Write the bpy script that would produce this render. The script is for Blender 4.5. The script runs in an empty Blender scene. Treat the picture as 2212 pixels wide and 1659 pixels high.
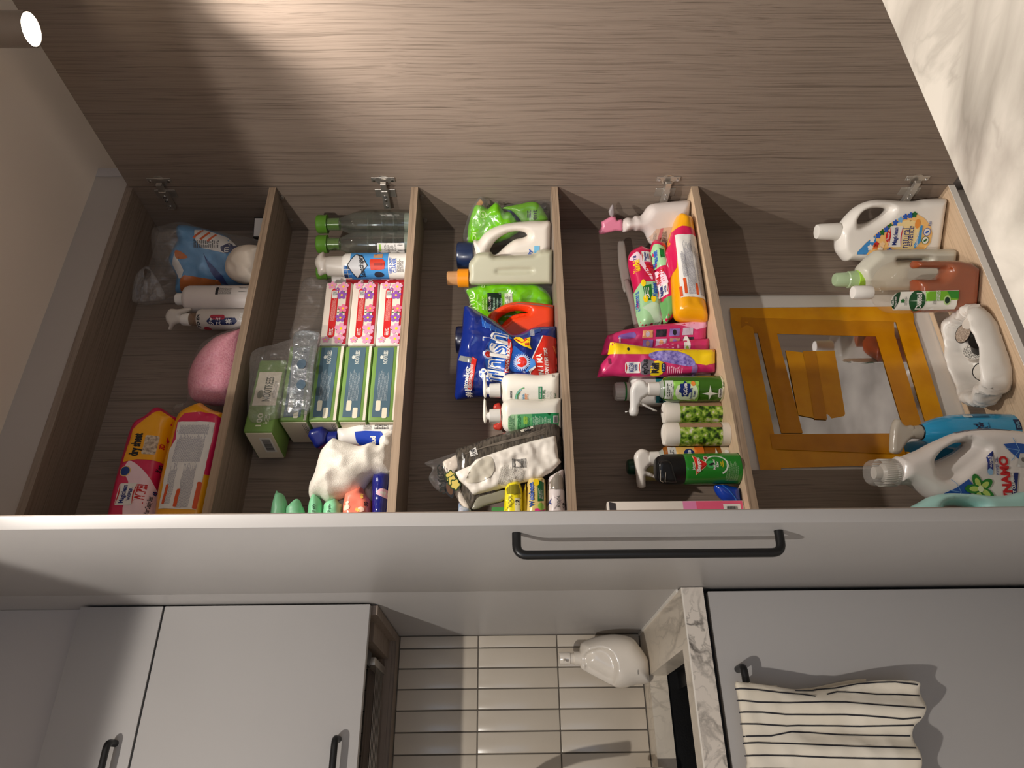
import bpy, math, random
import numpy as np
from mathutils import Vector, Matrix, Euler, noise
from mathutils.geometry import delaunay_2d_cdt

random.seed(7)
SC = bpy.context.scene
COL = SC.collection

# ------------------------------------------------------------------ camera
FPX, YAW, PITCH, ROLL = 1555.764, .5121, -.0136, -.0065
CAM = np.array([0., -1.40, 1.28])
_cy, _sy, _cp, _sp = math.cos(YAW), math.sin(YAW), math.cos(PITCH), math.sin(PITCH)
CW = np.array([_sy*_cp, _cy*_cp, _sp])
_r0 = np.array([_cy, -_sy, 0.]); _u0 = np.cross(_r0, CW)
CRT = _r0*math.cos(ROLL)+_u0*math.sin(ROLL)
CUP = -_r0*math.sin(ROLL)+_u0*math.cos(ROLL)
cam = bpy.data.cameras.new('camera'); camo = bpy.data.objects.new('camera', cam); COL.objects.link(camo)
cam.sensor_fit = 'HORIZONTAL'; cam.sensor_width = 36; cam.lens = FPX/2212*36; cam.clip_start = .02
_m = Matrix.Identity(4)
for _i in range(3):
    _m[_i][0] = -CUP[_i]; _m[_i][1] = CRT[_i]; _m[_i][2] = -CW[_i]; _m[_i][3] = CAM[_i]
camo.matrix_world = _m
SC.camera = camo

# ------------------------------------------------------------------ light
VS = SC.view_settings
SC.display_settings.display_device = 'sRGB'
VS.view_transform = 'Standard'; VS.look = 'None'; VS.gamma = 1; VS.use_curve_mapping = False
VS.exposure = 0.55
wd = bpy.data.worlds.new('world'); SC.world = wd; wd.use_nodes = True
wd.node_tree.nodes['Background'].inputs[0].default_value = (.85, .85, .9, 1)
wd.node_tree.nodes['Background'].inputs[1].default_value = .06
WARM = (1., .945, .875)
COOL = (.62, .76, 1.)
CEIL = 2.352
def spot(name, loc, target, power, angle, blend=.35, r=.022, col=WARM):
    L = bpy.data.lights.new(name, 'SPOT'); L.energy = power; L.spot_size = math.radians(angle); L.spot_blend = blend
    L.shadow_soft_size = r; L.color = col
    o = bpy.data.objects.new(name, L); COL.objects.link(o); o.location = loc
    o.rotation_euler = (Vector(target)-Vector(loc)).to_track_quat('-Z', 'Y').to_euler()
    return o
# lamps: (location of the lens, point it is aimed at, watts, cone)
LAMPS = [((1.225, -.56, 2.135), (1.31, -.51, 1.4), 34, 58, .8),
         ((-.65, -1.55, 2.30), (-.65, -1.55, 0), 56, 163.4, .035),
         ((.72, -.72, 2.31), (.72, -.72, 0), 46, 114, .35),
         ((.95, -1.75, 2.30), (.95, -1.75, 0), 10, 86, .5)]
for i_, (lo_, ta_, pw_, an_, bl_) in enumerate(LAMPS):
    spot('spot_light', lo_, ta_, pw_, an_, bl_)
# daylight through the window behind the camera
al = bpy.data.lights.new('window_daylight', 'AREA'); al.shape = 'RECTANGLE'; al.size = 1.5; al.size_y = 1.3; al.energy = 5; al.color = COOL
alo = bpy.data.objects.new('window_daylight', al); COL.objects.link(alo)
alo.location = (-1.0, -3.28, 1.5); alo.rotation_euler = (math.radians(90), 0, 0)

# ------------------------------------------------------------------ photo helpers
def ray(x, y): return CW+CRT*((1659-y)-829.5)/FPX+CUP*(1106-x)/FPX
def at(x, y, X=None, Y=None, Z=None):
    d = ray(x, y)
    t = (X-CAM[0])/d[0] if X is not None else (Y-CAM[1])/d[1] if Y is not None else (Z-CAM[2])/d[2]
    return CAM+d*t
def CR(x0, y0, s):
    return lambda pts: [(x0+a/s, y0+b/s) for a, b in pts]

# ------------------------------------------------------------------ materials
def lin(c):
    c = c/255.
    return c/12.92 if c <= .04045 else ((c+.055)/1.055)**2.4
_MC = {}
def M(r, g, b, rough=.45, metal=0., alpha=1., var=.06, bump=0., bscale=60., coat=0., trans=0., sss=0., spec=.5, vscale=9.):
    key = (r, g, b, rough, metal, alpha, var, bump, bscale, coat, trans, sss, spec, vscale)
    if key in _MC: return _MC[key]
    m = bpy.data.materials.new('surface_%d' % len(_MC)); m.use_nodes = True
    nt = m.node_tree; N = nt.nodes; Lk = nt.links
    p = N['Principled BSDF']
    c = (lin(r), lin(g), lin(b), 1)
    tc = N.new('ShaderNodeTexCoord')
    if var:
        nz = N.new('ShaderNodeTexNoise'); nz.inputs['Scale'].default_value = vscale; nz.inputs['Detail'].default_value = 2
        mx = N.new('ShaderNodeMix'); mx.data_type = 'RGBA'
        mx.inputs[6].default_value = tuple(v*(1-var) for v in c[:3])+(1,)
        mx.inputs[7].default_value = tuple(min(1, v*(1+var)) for v in c[:3])+(1,)
        Lk.new(tc.outputs['Object'], nz.inputs['Vector']); Lk.new(nz.outputs['Fac'], mx.inputs[0]); Lk.new(mx.outputs[2], p.inputs['Base Color'])
    else:
        p.inputs['Base Color'].default_value = c
    p.inputs['Roughness'].default_value = rough; p.inputs['Metallic'].default_value = metal; p.inputs['Alpha'].default_value = alpha
    p.inputs['Specular IOR Level'].default_value = spec
    if coat: p.inputs['Coat Weight'].default_value = coat; p.inputs['Coat Roughness'].default_value = .12
    if trans: p.inputs['Transmission Weight'].default_value = trans
    if sss: p.inputs['Subsurface Weight'].default_value = sss; p.inputs['Subsurface Scale'].default_value = .01
    if bump:
        bz = N.new('ShaderNodeTexNoise'); bz.inputs['Scale'].default_value = bscale; bz.inputs['Detail'].default_value = 4
        if bump >= .2 and bscale <= 45: bz.noise_type = 'RIDGED_MULTIFRACTAL'; bz.inputs['Detail'].default_value = 2; bz.inputs['Scale'].default_value = bscale*.8
        bp = N.new('ShaderNodeBump'); bp.inputs['Strength'].default_value = bump; bp.inputs['Distance'].default_value = .004
        Lk.new(tc.outputs['Object'], bz.inputs['Vector']); Lk.new(bz.outputs['Fac'], bp.inputs['Height']); Lk.new(bp.outputs['Normal'], p.inputs['Normal'])
    _MC[key] = m
    return m
def ramp(N, stops):
    r = N.new('ShaderNodeValToRGB'); e = r.color_ramp.elements
    while len(e) < len(stops): e.new(.5)
    for el, (p, c) in zip(e, stops):
        el.position = p; el.color = (lin(c[0]), lin(c[1]), lin(c[2]), 1)
    return r
def wood(name, axis, light=(144, 128, 115), mid=(124, 109, 97), dark=(82, 70, 61), rough=.5):
    m = bpy.data.materials.new(name); m.use_nodes = True; nt = m.node_tree; N = nt.nodes; Lk = nt.links
    p = N['Principled BSDF']; p.inputs['Roughness'].default_value = rough
    tc = N.new('ShaderNodeTexCoord')
    # slow waver of the grain
    wz = N.new('ShaderNodeTexNoise'); wz.inputs['Scale'].default_value = 3.2; wz.inputs['Detail'].default_value = 1
    Lk.new(tc.outputs['Object'], wz.inputs['Vector'])
    sub = N.new('ShaderNodeVectorMath'); sub.operation = 'SCALE'; sub.inputs['Scale'].default_value = .014
    Lk.new(wz.outputs['Color'], sub.inputs[0])
    add = N.new('ShaderNodeVectorMath'); add.operation = 'ADD'
    Lk.new(tc.outputs['Object'], add.inputs[0]); Lk.new(sub.outputs[0], add.inputs[1])
    def streak(k, along, detail):
        mp = N.new('ShaderNodeMapping'); s = [k, k, k]; s[axis] = along
        mp.inputs['Scale'].default_value = s
        nz = N.new('ShaderNodeTexNoise'); nz.inputs['Scale'].default_value = 1; nz.inputs['Detail'].default_value = detail; nz.inputs['Roughness'].default_value = .6
        Lk.new(add.outputs[0], mp.inputs['Vector']); Lk.new(mp.outputs['Vector'], nz.inputs['Vector'])
        return nz
    a = streak(120, 1.4, 5); b = streak(330, 4.0, 4)
    ra = ramp(N, [(.30, mid), (.52, light), (.72, mid)])
    Lk.new(a.outputs['Fac'], ra.inputs['Fac'])
    rb = N.new('ShaderNodeValToRGB'); rb.color_ramp.elements[0].position = .56; rb.color_ramp.elements[1].position = .70
    Lk.new(b.outputs['Fac'], rb.inputs['Fac'])
    rc = N.new('ShaderNodeValToRGB'); rc.color_ramp.elements[0].position = .55; rc.color_ramp.elements[1].position = .68
    Lk.new(a.outputs['Fac'], rc.inputs['Fac'])
    mu = N.new('ShaderNodeMath'); mu.operation = 'MULTIPLY_ADD'; mu.inputs[1].default_value = .6
    Lk.new(rb.outputs['Color'], mu.inputs[0])
    m2 = N.new('ShaderNodeMath'); m2.operation = 'MULTIPLY'; m2.inputs[1].default_value = .35
    Lk.new(rc.outputs['Color'], m2.inputs[0]); Lk.new(m2.outputs[0], mu.inputs[2])
    mx = N.new('ShaderNodeMix'); mx.data_type = 'RGBA'; mx.inputs[7].default_value = (lin(dark[0]), lin(dark[1]), lin(dark[2]), 1)
    Lk.new(mu.outputs[0], mx.inputs[0]); Lk.new(ra.outputs['Color'], mx.inputs[6]); Lk.new(mx.outputs[2], p.inputs['Base Color'])
    bp = N.new('ShaderNodeBump'); bp.inputs['Strength'].default_value = .12; bp.inputs['Distance'].default_value = .002; bp.invert = True
    Lk.new(mu.outputs[0], bp.inputs['Height']); Lk.new(bp.outputs['Normal'], p.inputs['Normal'])
    return m
def marble(name, base, vein, scale=3.0, width=.035, strength=.8, rough=.25, stretch=(1, 1, 1), soft=.5):
    m = bpy.data.materials.new(name); m.use_nodes = True; nt = m.node_tree; N = nt.nodes; Lk = nt.links
    p = N['Principled BSDF']; p.inputs['Roughness'].default_value = rough
    tc = N.new('ShaderNodeTexCoord'); mp = N.new('ShaderNodeMapping'); mp.inputs['Scale'].default_value = stretch
    Lk.new(tc.outputs['Object'], mp.inputs['Vector'])
    def veins(sc, w, off):
        nz = N.new('ShaderNodeTexNoise'); nz.inputs['Scale'].default_value = sc; nz.inputs['Detail'].default_value = 7; nz.inputs['Distortion'].default_value = .8
        ad = N.new('ShaderNodeVectorMath'); ad.operation = 'ADD'; ad.inputs[1].default_value = (off, off*2, off*3)
        Lk.new(mp.outputs['Vector'], ad.inputs[0]); Lk.new(ad.outputs[0], nz.inputs['Vector'])
        s = N.new('ShaderNodeMath'); s.operation = 'SUBTRACT'; s.inputs[1].default_value = .5; Lk.new(nz.outputs['Fac'], s.inputs[0])
        a = N.new('ShaderNodeMath'); a.operation = 'ABSOLUTE'; Lk.new(s.outputs[0], a.inputs[0])
        r = N.new('ShaderNodeMapRange'); r.inputs['From Min'].default_value = 0; r.inputs['From Max'].default_value = w
        r.inputs['To Min'].default_value = 1; r.inputs['To Max'].default_value = 0; Lk.new(a.outputs[0], r.inputs['Value'])
        return r
    v1 = veins(scale, width, 0); v2 = veins(scale*2.3, width*.7, 3.3)
    cl = N.new('ShaderNodeTexNoise'); cl.inputs['Scale'].default_value = scale*.7; cl.inputs['Detail'].default_value = 3; Lk.new(mp.outputs['Vector'], cl.inputs['Vector'])
    cr = N.new('ShaderNodeMapRange'); cr.inputs['From Min'].default_value = .42; cr.inputs['From Max'].default_value = .68; Lk.new(cl.outputs['Fac'], cr.inputs['Value'])
    m1 = N.new('ShaderNodeMath'); m1.operation = 'MULTIPLY'; Lk.new(v1.outputs[0], m1.inputs[0]); Lk.new(cr.outputs[0], m1.inputs[1])
    m2 = N.new('ShaderNodeMath'); m2.operation = 'MULTIPLY'; m2.inputs[1].default_value = soft; Lk.new(v2.outputs[0], m2.inputs[0])
    m3 = N.new('ShaderNodeMath'); m3.operation = 'MULTIPLY'; Lk.new(m2.outputs[0], m3.inputs[0]); Lk.new(cr.outputs[0], m3.inputs[1])
    mm = N.new('ShaderNodeMath'); mm.operation = 'MAXIMUM'; Lk.new(m1.outputs[0], mm.inputs[0]); Lk.new(m3.outputs[0], mm.inputs[1])
    ms = N.new('ShaderNodeMath'); ms.operation = 'MULTIPLY'; ms.inputs[1].default_value = strength; Lk.new(mm.outputs[0], ms.inputs[0])
    mx = N.new('ShaderNodeMix'); mx.data_type = 'RGBA'
    mx.inputs[6].default_value = tuple(lin(v) for v in base)+(1,); mx.inputs[7].default_value = tuple(lin(v) for v in vein)+(1,)
    Lk.new(ms.outputs[0], mx.inputs[0]); Lk.new(mx.outputs[2], p.inputs['Base Color'])
    return m
def noisemat(name, stops, scale, rough=.5, detail=4, bump=0., stretch=(1, 1, 1), voronoi=False):
    m = bpy.data.materials.new(name); m.use_nodes = True; nt = m.node_tree; N = nt.nodes; Lk = nt.links
    p = N['Principled BSDF']; p.inputs['Roughness'].default_value = rough
    tc = N.new('ShaderNodeTexCoord'); mp = N.new('ShaderNodeMapping'); mp.inputs['Scale'].default_value = stretch; Lk.new(tc.outputs['Object'], mp.inputs['Vector'])
    if voronoi:
        nz = N.new('ShaderNodeTexVoronoi'); nz.inputs['Scale'].default_value = scale; out = nz.outputs['Distance']
    else:
        nz = N.new('ShaderNodeTexNoise'); nz.inputs['Scale'].default_value = scale; nz.inputs['Detail'].default_value = detail; out = nz.outputs['Fac']
    Lk.new(mp.outputs['Vector'], nz.inputs['Vector'])
    r = ramp(N, stops); Lk.new(out, r.inputs['Fac']); Lk.new(r.outputs['Color'], p.inputs['Base Color'])
    if bump:
        bp = N.new('ShaderNodeBump'); bp.inputs['Strength'].default_value = bump; bp.inputs['Distance'].default_value = .004
        Lk.new(out, bp.inputs['Height']); Lk.new(bp.outputs['Normal'], p.inputs['Normal'])
    return m
def film(name, tint=(255, 255, 255), clear=.86, rough=.12, bump=.0):
    m = bpy.data.materials.new(name); m.use_nodes = True; nt = m.node_tree; N = nt.nodes; Lk = nt.links
    out = N['Material Output']; N.remove(N['Principled BSDF'])
    t = N.new('ShaderNodeBsdfTransparent'); t.inputs[0].default_value = (lin(tint[0]), lin(tint[1]), lin(tint[2]), 1)
    g = N.new('ShaderNodeBsdfGlossy'); g.inputs['Roughness'].default_value = rough
    d = N.new('ShaderNodeBsdfDiffuse'); d.inputs[0].default_value = (lin(tint[0]), lin(tint[1]), lin(tint[2]), 1)
    lw = N.new('ShaderNodeLayerWeight'); lw.inputs['Blend'].default_value = .25
    s1 = N.new('ShaderNodeMixShader'); s1.inputs[0].default_value = .22; Lk.new(g.outputs[0], s1.inputs[1]); Lk.new(d.outputs[0], s1.inputs[2])
    mr = N.new('ShaderNodeMapRange'); mr.inputs['To Min'].default_value = 1-clear; mr.inputs['To Max'].default_value = min(1, 1-clear+.35); Lk.new(lw.outputs['Facing'], mr.inputs['Value'])
    s2 = N.new('ShaderNodeMixShader'); Lk.new(mr.outputs[0], s2.inputs[0]); Lk.new(t.outputs[0], s2.inputs[1]); Lk.new(s1.outputs[0], s2.inputs[2])
    if bump:
        tc = N.new('ShaderNodeTexCoord'); bz = N.new('ShaderNodeTexNoise'); bz.inputs['Scale'].default_value = 45; bz.inputs['Detail'].default_value = 5
        bp = N.new('ShaderNodeBump'); bp.inputs['Strength'].default_value = bump; bp.inputs['Distance'].default_value = .01
        Lk.new(tc.outputs['Object'], bz.inputs['Vector']); Lk.new(bz.outputs['Fac'], bp.inputs['Height'])
        Lk.new(bp.outputs['Normal'], g.inputs['Normal'])
    Lk.new(s2.outputs[0], out.inputs['Surface'])
    return m

# ------------------------------------------------------------------ mesh helpers
def obj(name, V, F, mat, parent=None, smooth=False, sharp=None, mats=None, mi=None):
    me = bpy.data.meshes.new(name)
    me.from_pydata([tuple(map(float, v)) for v in V], [], [tuple(int(i) for i in f) for f in F])
    for mm in (mats or [mat]): me.materials.append(mm)
    if mi is not None: me.polygons.foreach_set('material_index', mi)
    if smooth:
        me.polygons.foreach_set('use_smooth', [True]*len(me.polygons))
        if sharp: me.set_sharp_from_angle(angle=math.radians(sharp))
    me.update()
    o = bpy.data.objects.new(name, me); COL.objects.link(o)
    if parent is not None: o.parent = parent
    return o
def tag(o, label, cat, group=None):
    o['label'] = label; o['category'] = cat
    if group: o['group'] = group
    return o
def struct(o): o['kind'] = 'structure'; return o
MW = {}
def thing(name, label, cat, loc, rot=(0, 0, 0), group=None):
    o = bpy.data.objects.new(name, None); COL.objects.link(o); o.empty_display_size = .02
    o.location = loc; o.rotation_euler = rot
    MW[o.name] = Matrix.LocRotScale(Vector(loc), Euler(rot), None)
    return tag(o, label, cat, group)
def T(name, label, cat, x, y, Y, Zb, rz=None, rx=0., ry=0., group=None, dz=0):
    X = at(x, y, Y=Y)[0]
    if rz is None: rz = -math.atan2(X, 1.4+Y)
    return thing(name, label, cat, (X, Y, Zb+dz), (rx, ry, rz), group)
def sc(e):
    return float(np.dot(np.array(MW[e.name].translation)-CAM, CW))/FPX
def uv(e, x, y, y0=0.):
    mi = MW[e.name].inverted(); o = mi @ Vector(CAM); d = mi.to_3x3() @ Vector(ray(x, y))
    t = (y0-o.y)/d.y; p = o+d*t
    return (p.x, p.z)
def PX(e, pts, y0=0., ground=None):
    r = [uv(e, x, y, y0) for x, y in pts]
    if ground is not None: r = [(a, 0. if b < ground else b) for a, b in r]
    return r
def hx(e, x, y=None):
    if y is None:
        p = MW[e.name].translation; d = np.array(p)-CAM; y = 1659-(829.5+FPX*float(np.dot(d, CRT))/float(np.dot(d, CW)))
    return uv(e, x, y)[1]
def lathe(prof, n=36, sx=1., sy=1., ox=0., oy=0.):
    V = []; F = []; rings = []
    for r, z in prof:
        if r < 1e-6: rings.append([len(V)]); V.append((ox, oy, z))
        else:
            rings.append(list(range(len(V), len(V)+n)))
            V += [(ox+r*sx*math.sin(2*math.pi*i/n), oy-r*sy*math.cos(2*math.pi*i/n), z) for i in range(n)]
    for A, B in zip(rings, rings[1:]):
        for i in range(n):
            j = (i+1) % n
            if len(A) == 1 and len(B) == 1: continue
            if len(A) == 1: F.append((A[0], B[j], B[i]))
            elif len(B) == 1: F.append((A[i], A[j], B[0]))
            else: F.append((A[i], A[j], B[j], B[i]))
    if len(rings[0]) > 1: F.append(tuple(reversed(rings[0])))
    if len(rings[-1]) > 1: F.append(tuple(rings[-1]))
    return V, F
def L(e, name, mat, prof_px, parent=None, n=36, ox=0., oy=0., sy=1., sharp=40, ground=True):
    """lathe whose profile is (photo x = height, radius in photo pixels)"""
    s = sc(e); pr = []
    for x, r in prof_px: pr.append((r*s, hx(e, x)))
    if ground: pr = [(r, max(z, .0004)) for r, z in pr]
    V, F = lathe(pr, n, 1., sy, ox, oy)
    o = obj(name, V, F, mat, parent or e, True, sharp)
    o_pr = sorted((z, r) for r, z in pr)
    return o, (lambda b: np.interp(b, [q[0] for q in o_pr], [q[1] for q in o_pr]))
def bevbox(x0, x1, y0, y1, z0, z1, b=.0, seg=2):
    if b <= 0:
        V = [(x, y, z) for x in (x0, x1) for y in (y0, y1) for z in (z0, z1)]
        return V, [(0, 1, 3, 2), (4, 6, 7, 5), (0, 4, 5, 1), (2, 3, 7, 6), (0, 2, 6, 4), (1, 5, 7, 3)]
    import bmesh
    bm = bmesh.new(); bmesh.ops.create_cube(bm, size=1)
    for v in bm.verts: v.co = Vector(((x0+x1)/2+v.co.x*(x1-x0), (y0+y1)/2+v.co.y*(y1-y0), (z0+z1)/2+v.co.z*(z1-z0)))
    bmesh.ops.bevel(bm, geom=bm.edges[:], offset=b, segments=seg, profile=.5, affect='EDGES')
    bm.verts.index_update(); V = [tuple(v.co) for v in bm.verts]; F = [tuple(v.index for v in f.verts) for f in bm.faces]; bm.free()
    return V, F
def box(name, mat, parent, x0, x1, y0, y1, z0, z1, b=.0, seg=2):
    V, F = bevbox(x0, x1, y0, y1, z0, z1, b, seg)
    return obj(name, V, F, mat, parent, b > 0, 35)
def tube(pts, r, n=12, cap=True):
    P = [Vector(p) for p in pts]; V = []; F = []; up = None
    for i, p in enumerate(P):
        t = (P[min(i+1, len(P)-1)]-P[max(i-1, 0)]).normalized()
        if up is None: up = t.orthogonal().normalized()
        up = (up-t*up.dot(t)).normalized(); sd = t.cross(up)
        rr = r[i] if isinstance(r, (list, tuple)) else r
        V += [tuple(p+(up*math.cos(2*math.pi*k/n)+sd*math.sin(2*math.pi*k/n))*rr) for k in range(n)]
    for i in range(len(P)-1):
        for k in range(n):
            j = (k+1) % n; F.append((i*n+k, i*n+j, (i+1)*n+j, (i+1)*n+k))
    if cap: F.append(tuple(reversed(range(n)))); F.append(tuple(range((len(P)-1)*n, len(P)*n)))
    return V, F
def arcpts(pts, r, k=5):
    """polyline with its corners rounded"""
    P = [Vector(p) for p in pts]; out = [P[0]]
    for a, b, c in zip(P, P[1:], P[2:]):
        u = (a-b).normalized(); w = (c-b).normalized(); rr = min(r, (a-b).length*.49, (c-b).length*.49)
        for i in range(k+1):
            t = i/k; out.append((b+u*rr)*(1-t)**2+b*2*t*(1-t)+(b+w*rr)*t*t)
    out.append(P[-1]); return out
def spline(P, k=5):
    P = [np.array(p, float) for p in P]; n = len(P); out = []
    for i in range(n):
        a, b, c, d = P[i-1], P[i], P[(i+1) % n], P[(i+2) % n]
        for j in range(k):
            t = j/k
            out.append(.5*((2*b)+(-a+c)*t+(2*a-5*b+4*c-d)*t*t+(-a+3*b-3*c+d)*t**3))
    return [tuple(p) for p in out]
def resample(P, step):
    P = [np.array(p) for p in P]; out = []
    for a, b in zip(P, P[1:]+P[:1]):
        k = max(1, int(round(np.linalg.norm(b-a)/step)))
        out += [a+(b-a)*i/k for i in range(k)]
    return np.array(out)
def inside(P, Q):
    P = np.asarray(P); x, y = Q[:, 0], Q[:, 1]; r = np.zeros(len(Q), bool); n = len(P); j = n-1
    for i in range(n):
        xi, yi = P[i]; xj, yj = P[j]
        if yi != yj:
            c = ((yi > y) != (yj > y)) & (x < (xj-xi)*(y-yi)/(yj-yi)+xi); r ^= c
        j = i
    return r
def sdist(loops, Q):
    d = np.full(len(Q), 1e9)
    for P in loops:
        A = np.asarray(P); B = np.roll(A, -1, 0)
        for a, b in zip(A, B):
            ab = b-a; l = float(ab@ab)
            if l < 1e-14: continue
            t = np.clip(((Q-a)@ab)/l, 0, 1)
            q = Q-a-t[:, None]*ab; d = np.minimum(d, q[:, 0]**2+q[:, 1]**2)
    return np.sqrt(d)
def fill(loops, step, rings=()):
    """triangulate polygon loops[0] with holes loops[1:]; returns points, triangles, distance to the border"""
    B = [resample(P, step) for P in loops]; pts = []; edges = []
    for b in B:
        s = len(pts); pts += [tuple(p) for p in b]; edges += [(s+i, s+(i+1) % len(b)) for i in range(len(b))]
    lo = B[0].min(0); hi = B[0].max(0); G = []
    ny = int((hi[1]-lo[1])/(step*.87))+1
    for j in range(ny+1):
        xs = np.arange(lo[0]+(step/2 if j % 2 else 0), hi[0], step); G.append(np.stack([xs, np.full(len(xs), lo[1]+j*step*.87)], 1))
    G = np.concatenate(G) if G else np.zeros((0, 2))
    def ok(Q):
        r = inside(B[0], Q)
        for h in B[1:]: r &= ~inside(h, Q)
        return r
    G = G[ok(G)] if len(G) else G
    if len(G):
        dg = sdist(B, G); lim = (max(rings)+step*.35) if rings else step*.45
        G = G[dg > lim]
    pts += [tuple(p) for p in G]
    for rg in rings:
        for b in B:
            t = np.roll(b, -1, 0)-np.roll(b, 1, 0); nn = np.stack([-t[:, 1], t[:, 0]], 1); nn /= np.maximum(np.linalg.norm(nn, axis=1), 1e-12)[:, None]
            for sgn in (1, -1):
                Q = b+nn*rg*sgn; k = ok(Q); Q = Q[k]
                if len(Q):
                    dq = sdist(B, Q); pts += [tuple(p) for p in Q[np.abs(dq-rg) < rg*.12]]
    r = delaunay_2d_cdt([Vector(p) for p in pts], edges, [], 0, 1e-6)
    P = np.array([(v.x, v.y) for v in r[0]]); Tt = np.array([f for f in r[2] if len(f) == 3])
    cen = P[Tt].mean(1); Tt = Tt[ok(cen)]
    return P, Tt, sdist(B, P), B
def nz(A, B, scale, seed):
    return np.array([noise.noise(Vector((a*scale, b*scale, seed))) for a, b in zip(np.atleast_1d(A), np.atleast_1d(B))])
def crease(A, B, scale, seed):
    return np.array([1-2*abs(noise.noise(Vector((a*scale, b*scale, seed)))) for a, b in zip(np.atleast_1d(A), np.atleast_1d(B))])
_seed = [0]
def puff(e, name, mat, outline, holes=(), T_=.02, R=.02, step=.006, wr=0., wsc=25., dents=(), parent=None, back=1., sm=True, y0=0., bend=None, k=4, sharp=None, edge=0.):
    """body with real thickness grown from an outline: rounded towards its border, optional wrinkles and dents"""
    _seed[0] += 1; sd = _seed[0]*7.3
    lo = [spline(outline, k) if sm else list(outline)]+[spline(h, k) if sm else list(h) for h in holes]
    if min(p[1] for p in outline) > -1e-6: lo = [[(p[0], max(p[1], .0004)) for p in lp] for lp in lo]
    rings = [R*.07, R*.26] if R*.26 > step*.25 else [R*.2]
    P, F, d, B = fill(lo, step, rings)
    prep = [(np.array(spline(dp, k)), dd, dw) for dp, dd, dw in dents]
    def hd(A, Bv, dist, side=1):
        t = np.clip(dist/R, 0, 1); h = T_*np.sqrt(np.clip(1-(1-t)**2, 0, 1))+edge
        if wr: h = h+(wr*.6*crease(A, Bv, wsc, sd+side)+wr*.4*nz(A, Bv, wsc*2.7, sd+side+3))*np.clip(dist/(R*.5), 0, 1)
        Q = np.stack([A, Bv], 1)
        for dp, dd, dw in prep:
            ins = inside(dp, Q); dq = sdist([dp], Q); t2 = np.clip(dq/dw, 0, 1); h = h-np.where(ins, dd*t2*t2*(3-2*t2), 0)
        return h
    bord = d < 1e-7
    hf = hd(P[:, 0], P[:, 1], d, 1); hb = hd(P[:, 0], P[:, 1], d, 2)*back
    V = [(p[0], y0-h, p[1]) for p, h in zip(P, hf)]; n = len(V); bi = {}
    for i, (p, h) in enumerate(zip(P, hb)):
        if bord[i] and edge == 0: bi[i] = i
        else: bi[i] = len(V); V.append((p[0], y0+h, p[1]))
    FF = []
    for t in F:
        a, b, c = P[t]; cw = (b[0]-a[0])*(c[1]-a[1])-(b[1]-a[1])*(c[0]-a[0]) > 0
        t = list(t) if cw else [t[0], t[2], t[1]]
        FF.append(tuple(t)); FF.append((bi[t[0]], bi[t[2]], bi[t[1]]))
    if edge:
        cnt = {}
        for t in FF[::2]:
            for q in range(3): cnt[(t[q], t[(q+1) % 3])] = 1
        for (a, b) in list(cnt):
            if (b, a) not in cnt: FF.append((b, a, bi[a], bi[b]))
    if bend: V = [bend(v) for v in V]
    o = obj(name, V, FF, mat, parent or e, True, sharp)
    loops = B
    def h(A, Bv):
        A = np.asarray(A, float); Bv = np.asarray(Bv, float); Q = np.stack([A, Bv], 1); dist = sdist(loops, Q)
        ins = inside(loops[0], Q); dist = np.where(ins, dist, 0)
        return hd(A, Bv, dist, 1)-y0
    zlo = float(min(b[:, 1].min() for b in B))+.0008
    def o_map(A, Bv, eps):
        Bv = np.maximum(Bv, zlo); return np.stack([A, -(h(A, Bv)+eps+.0006), Bv], 1)
    return o, o_map
def planemap(y): return lambda A, B, eps: np.stack([A, np.full(len(A), y-eps), B], 1)
def cylmap(rf, ph=0.):
    def f(A, B, eps):
        r = np.maximum(rf(B), .002); rm = np.median(r); an = ph+A/rm
        return np.stack([(r+eps)*np.sin(an), -(r+eps)*np.cos(an), B], 1)
    return f
def arc(e, x, y, rpx):
    a, b = uv(e, x, y); r = rpx*sc(e)
    return (r*math.asin(max(-.98, min(.98, a/r))), b)
def prn(parent, name, mat, poly, mp, k=1, step=.0055, sm=0, smooth=True):
    """flat print: polygon laid on a mapped surface"""
    if sm: poly = spline(poly, sm)
    P, F, d, B = fill([list(poly)], step)
    V = mp(P[:, 0], P[:, 1], .00035*k)
    FF = []
    for t in F:
        a, b, c = P[t]; FF.append(tuple(t) if (b[0]-a[0])*(c[1]-a[1])-(b[1]-a[1])*(c[0]-a[0]) > 0 else (t[0], t[2], t[1]))
    return obj(name, V, FF, mat, parent, smooth)
_TC = {}
def text2d(s, bold=0., shear=0.):
    key = (s, bold, shear)
    if key in _TC: return _TC[key]
    cu = bpy.data.curves.new('t', 'FONT'); cu.body = s; cu.size = 1; cu.resolution_u = 3; cu.offset = bold; cu.shear = shear
    cu.align_x = 'CENTER'
    o = bpy.data.objects.new('t', cu); me = bpy.data.meshes.new_from_object(o)
    V = np.array([tuple(v.co)[:2] for v in me.vertices]); F = [tuple(p.vertices) for p in me.polygons]
    bpy.data.objects.remove(o); bpy.data.curves.remove(cu); bpy.data.meshes.remove(me)
    if len(V):
        lo = V.min(0); hi = V.max(0); V = (V-(lo+hi)/2)/np.maximum(hi-lo, 1e-6)
    _TC[key] = (V, F); return _TC[key]
def tx(parent, s, mat, c, w, h, mp, k=2, rot=0., bold=.02, shear=0., name='lettering'):
    V, F = text2d(s, bold, shear)
    if not len(V): return None
    A = V[:, 0]*w; Bv = V[:, 1]*h; cr, sr = math.cos(rot), math.sin(rot)
    W = mp(c[0]+A*cr-Bv*sr, c[1]+A*sr+Bv*cr, .00035*k)
    return obj(name, W, F, mat, parent)
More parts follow.
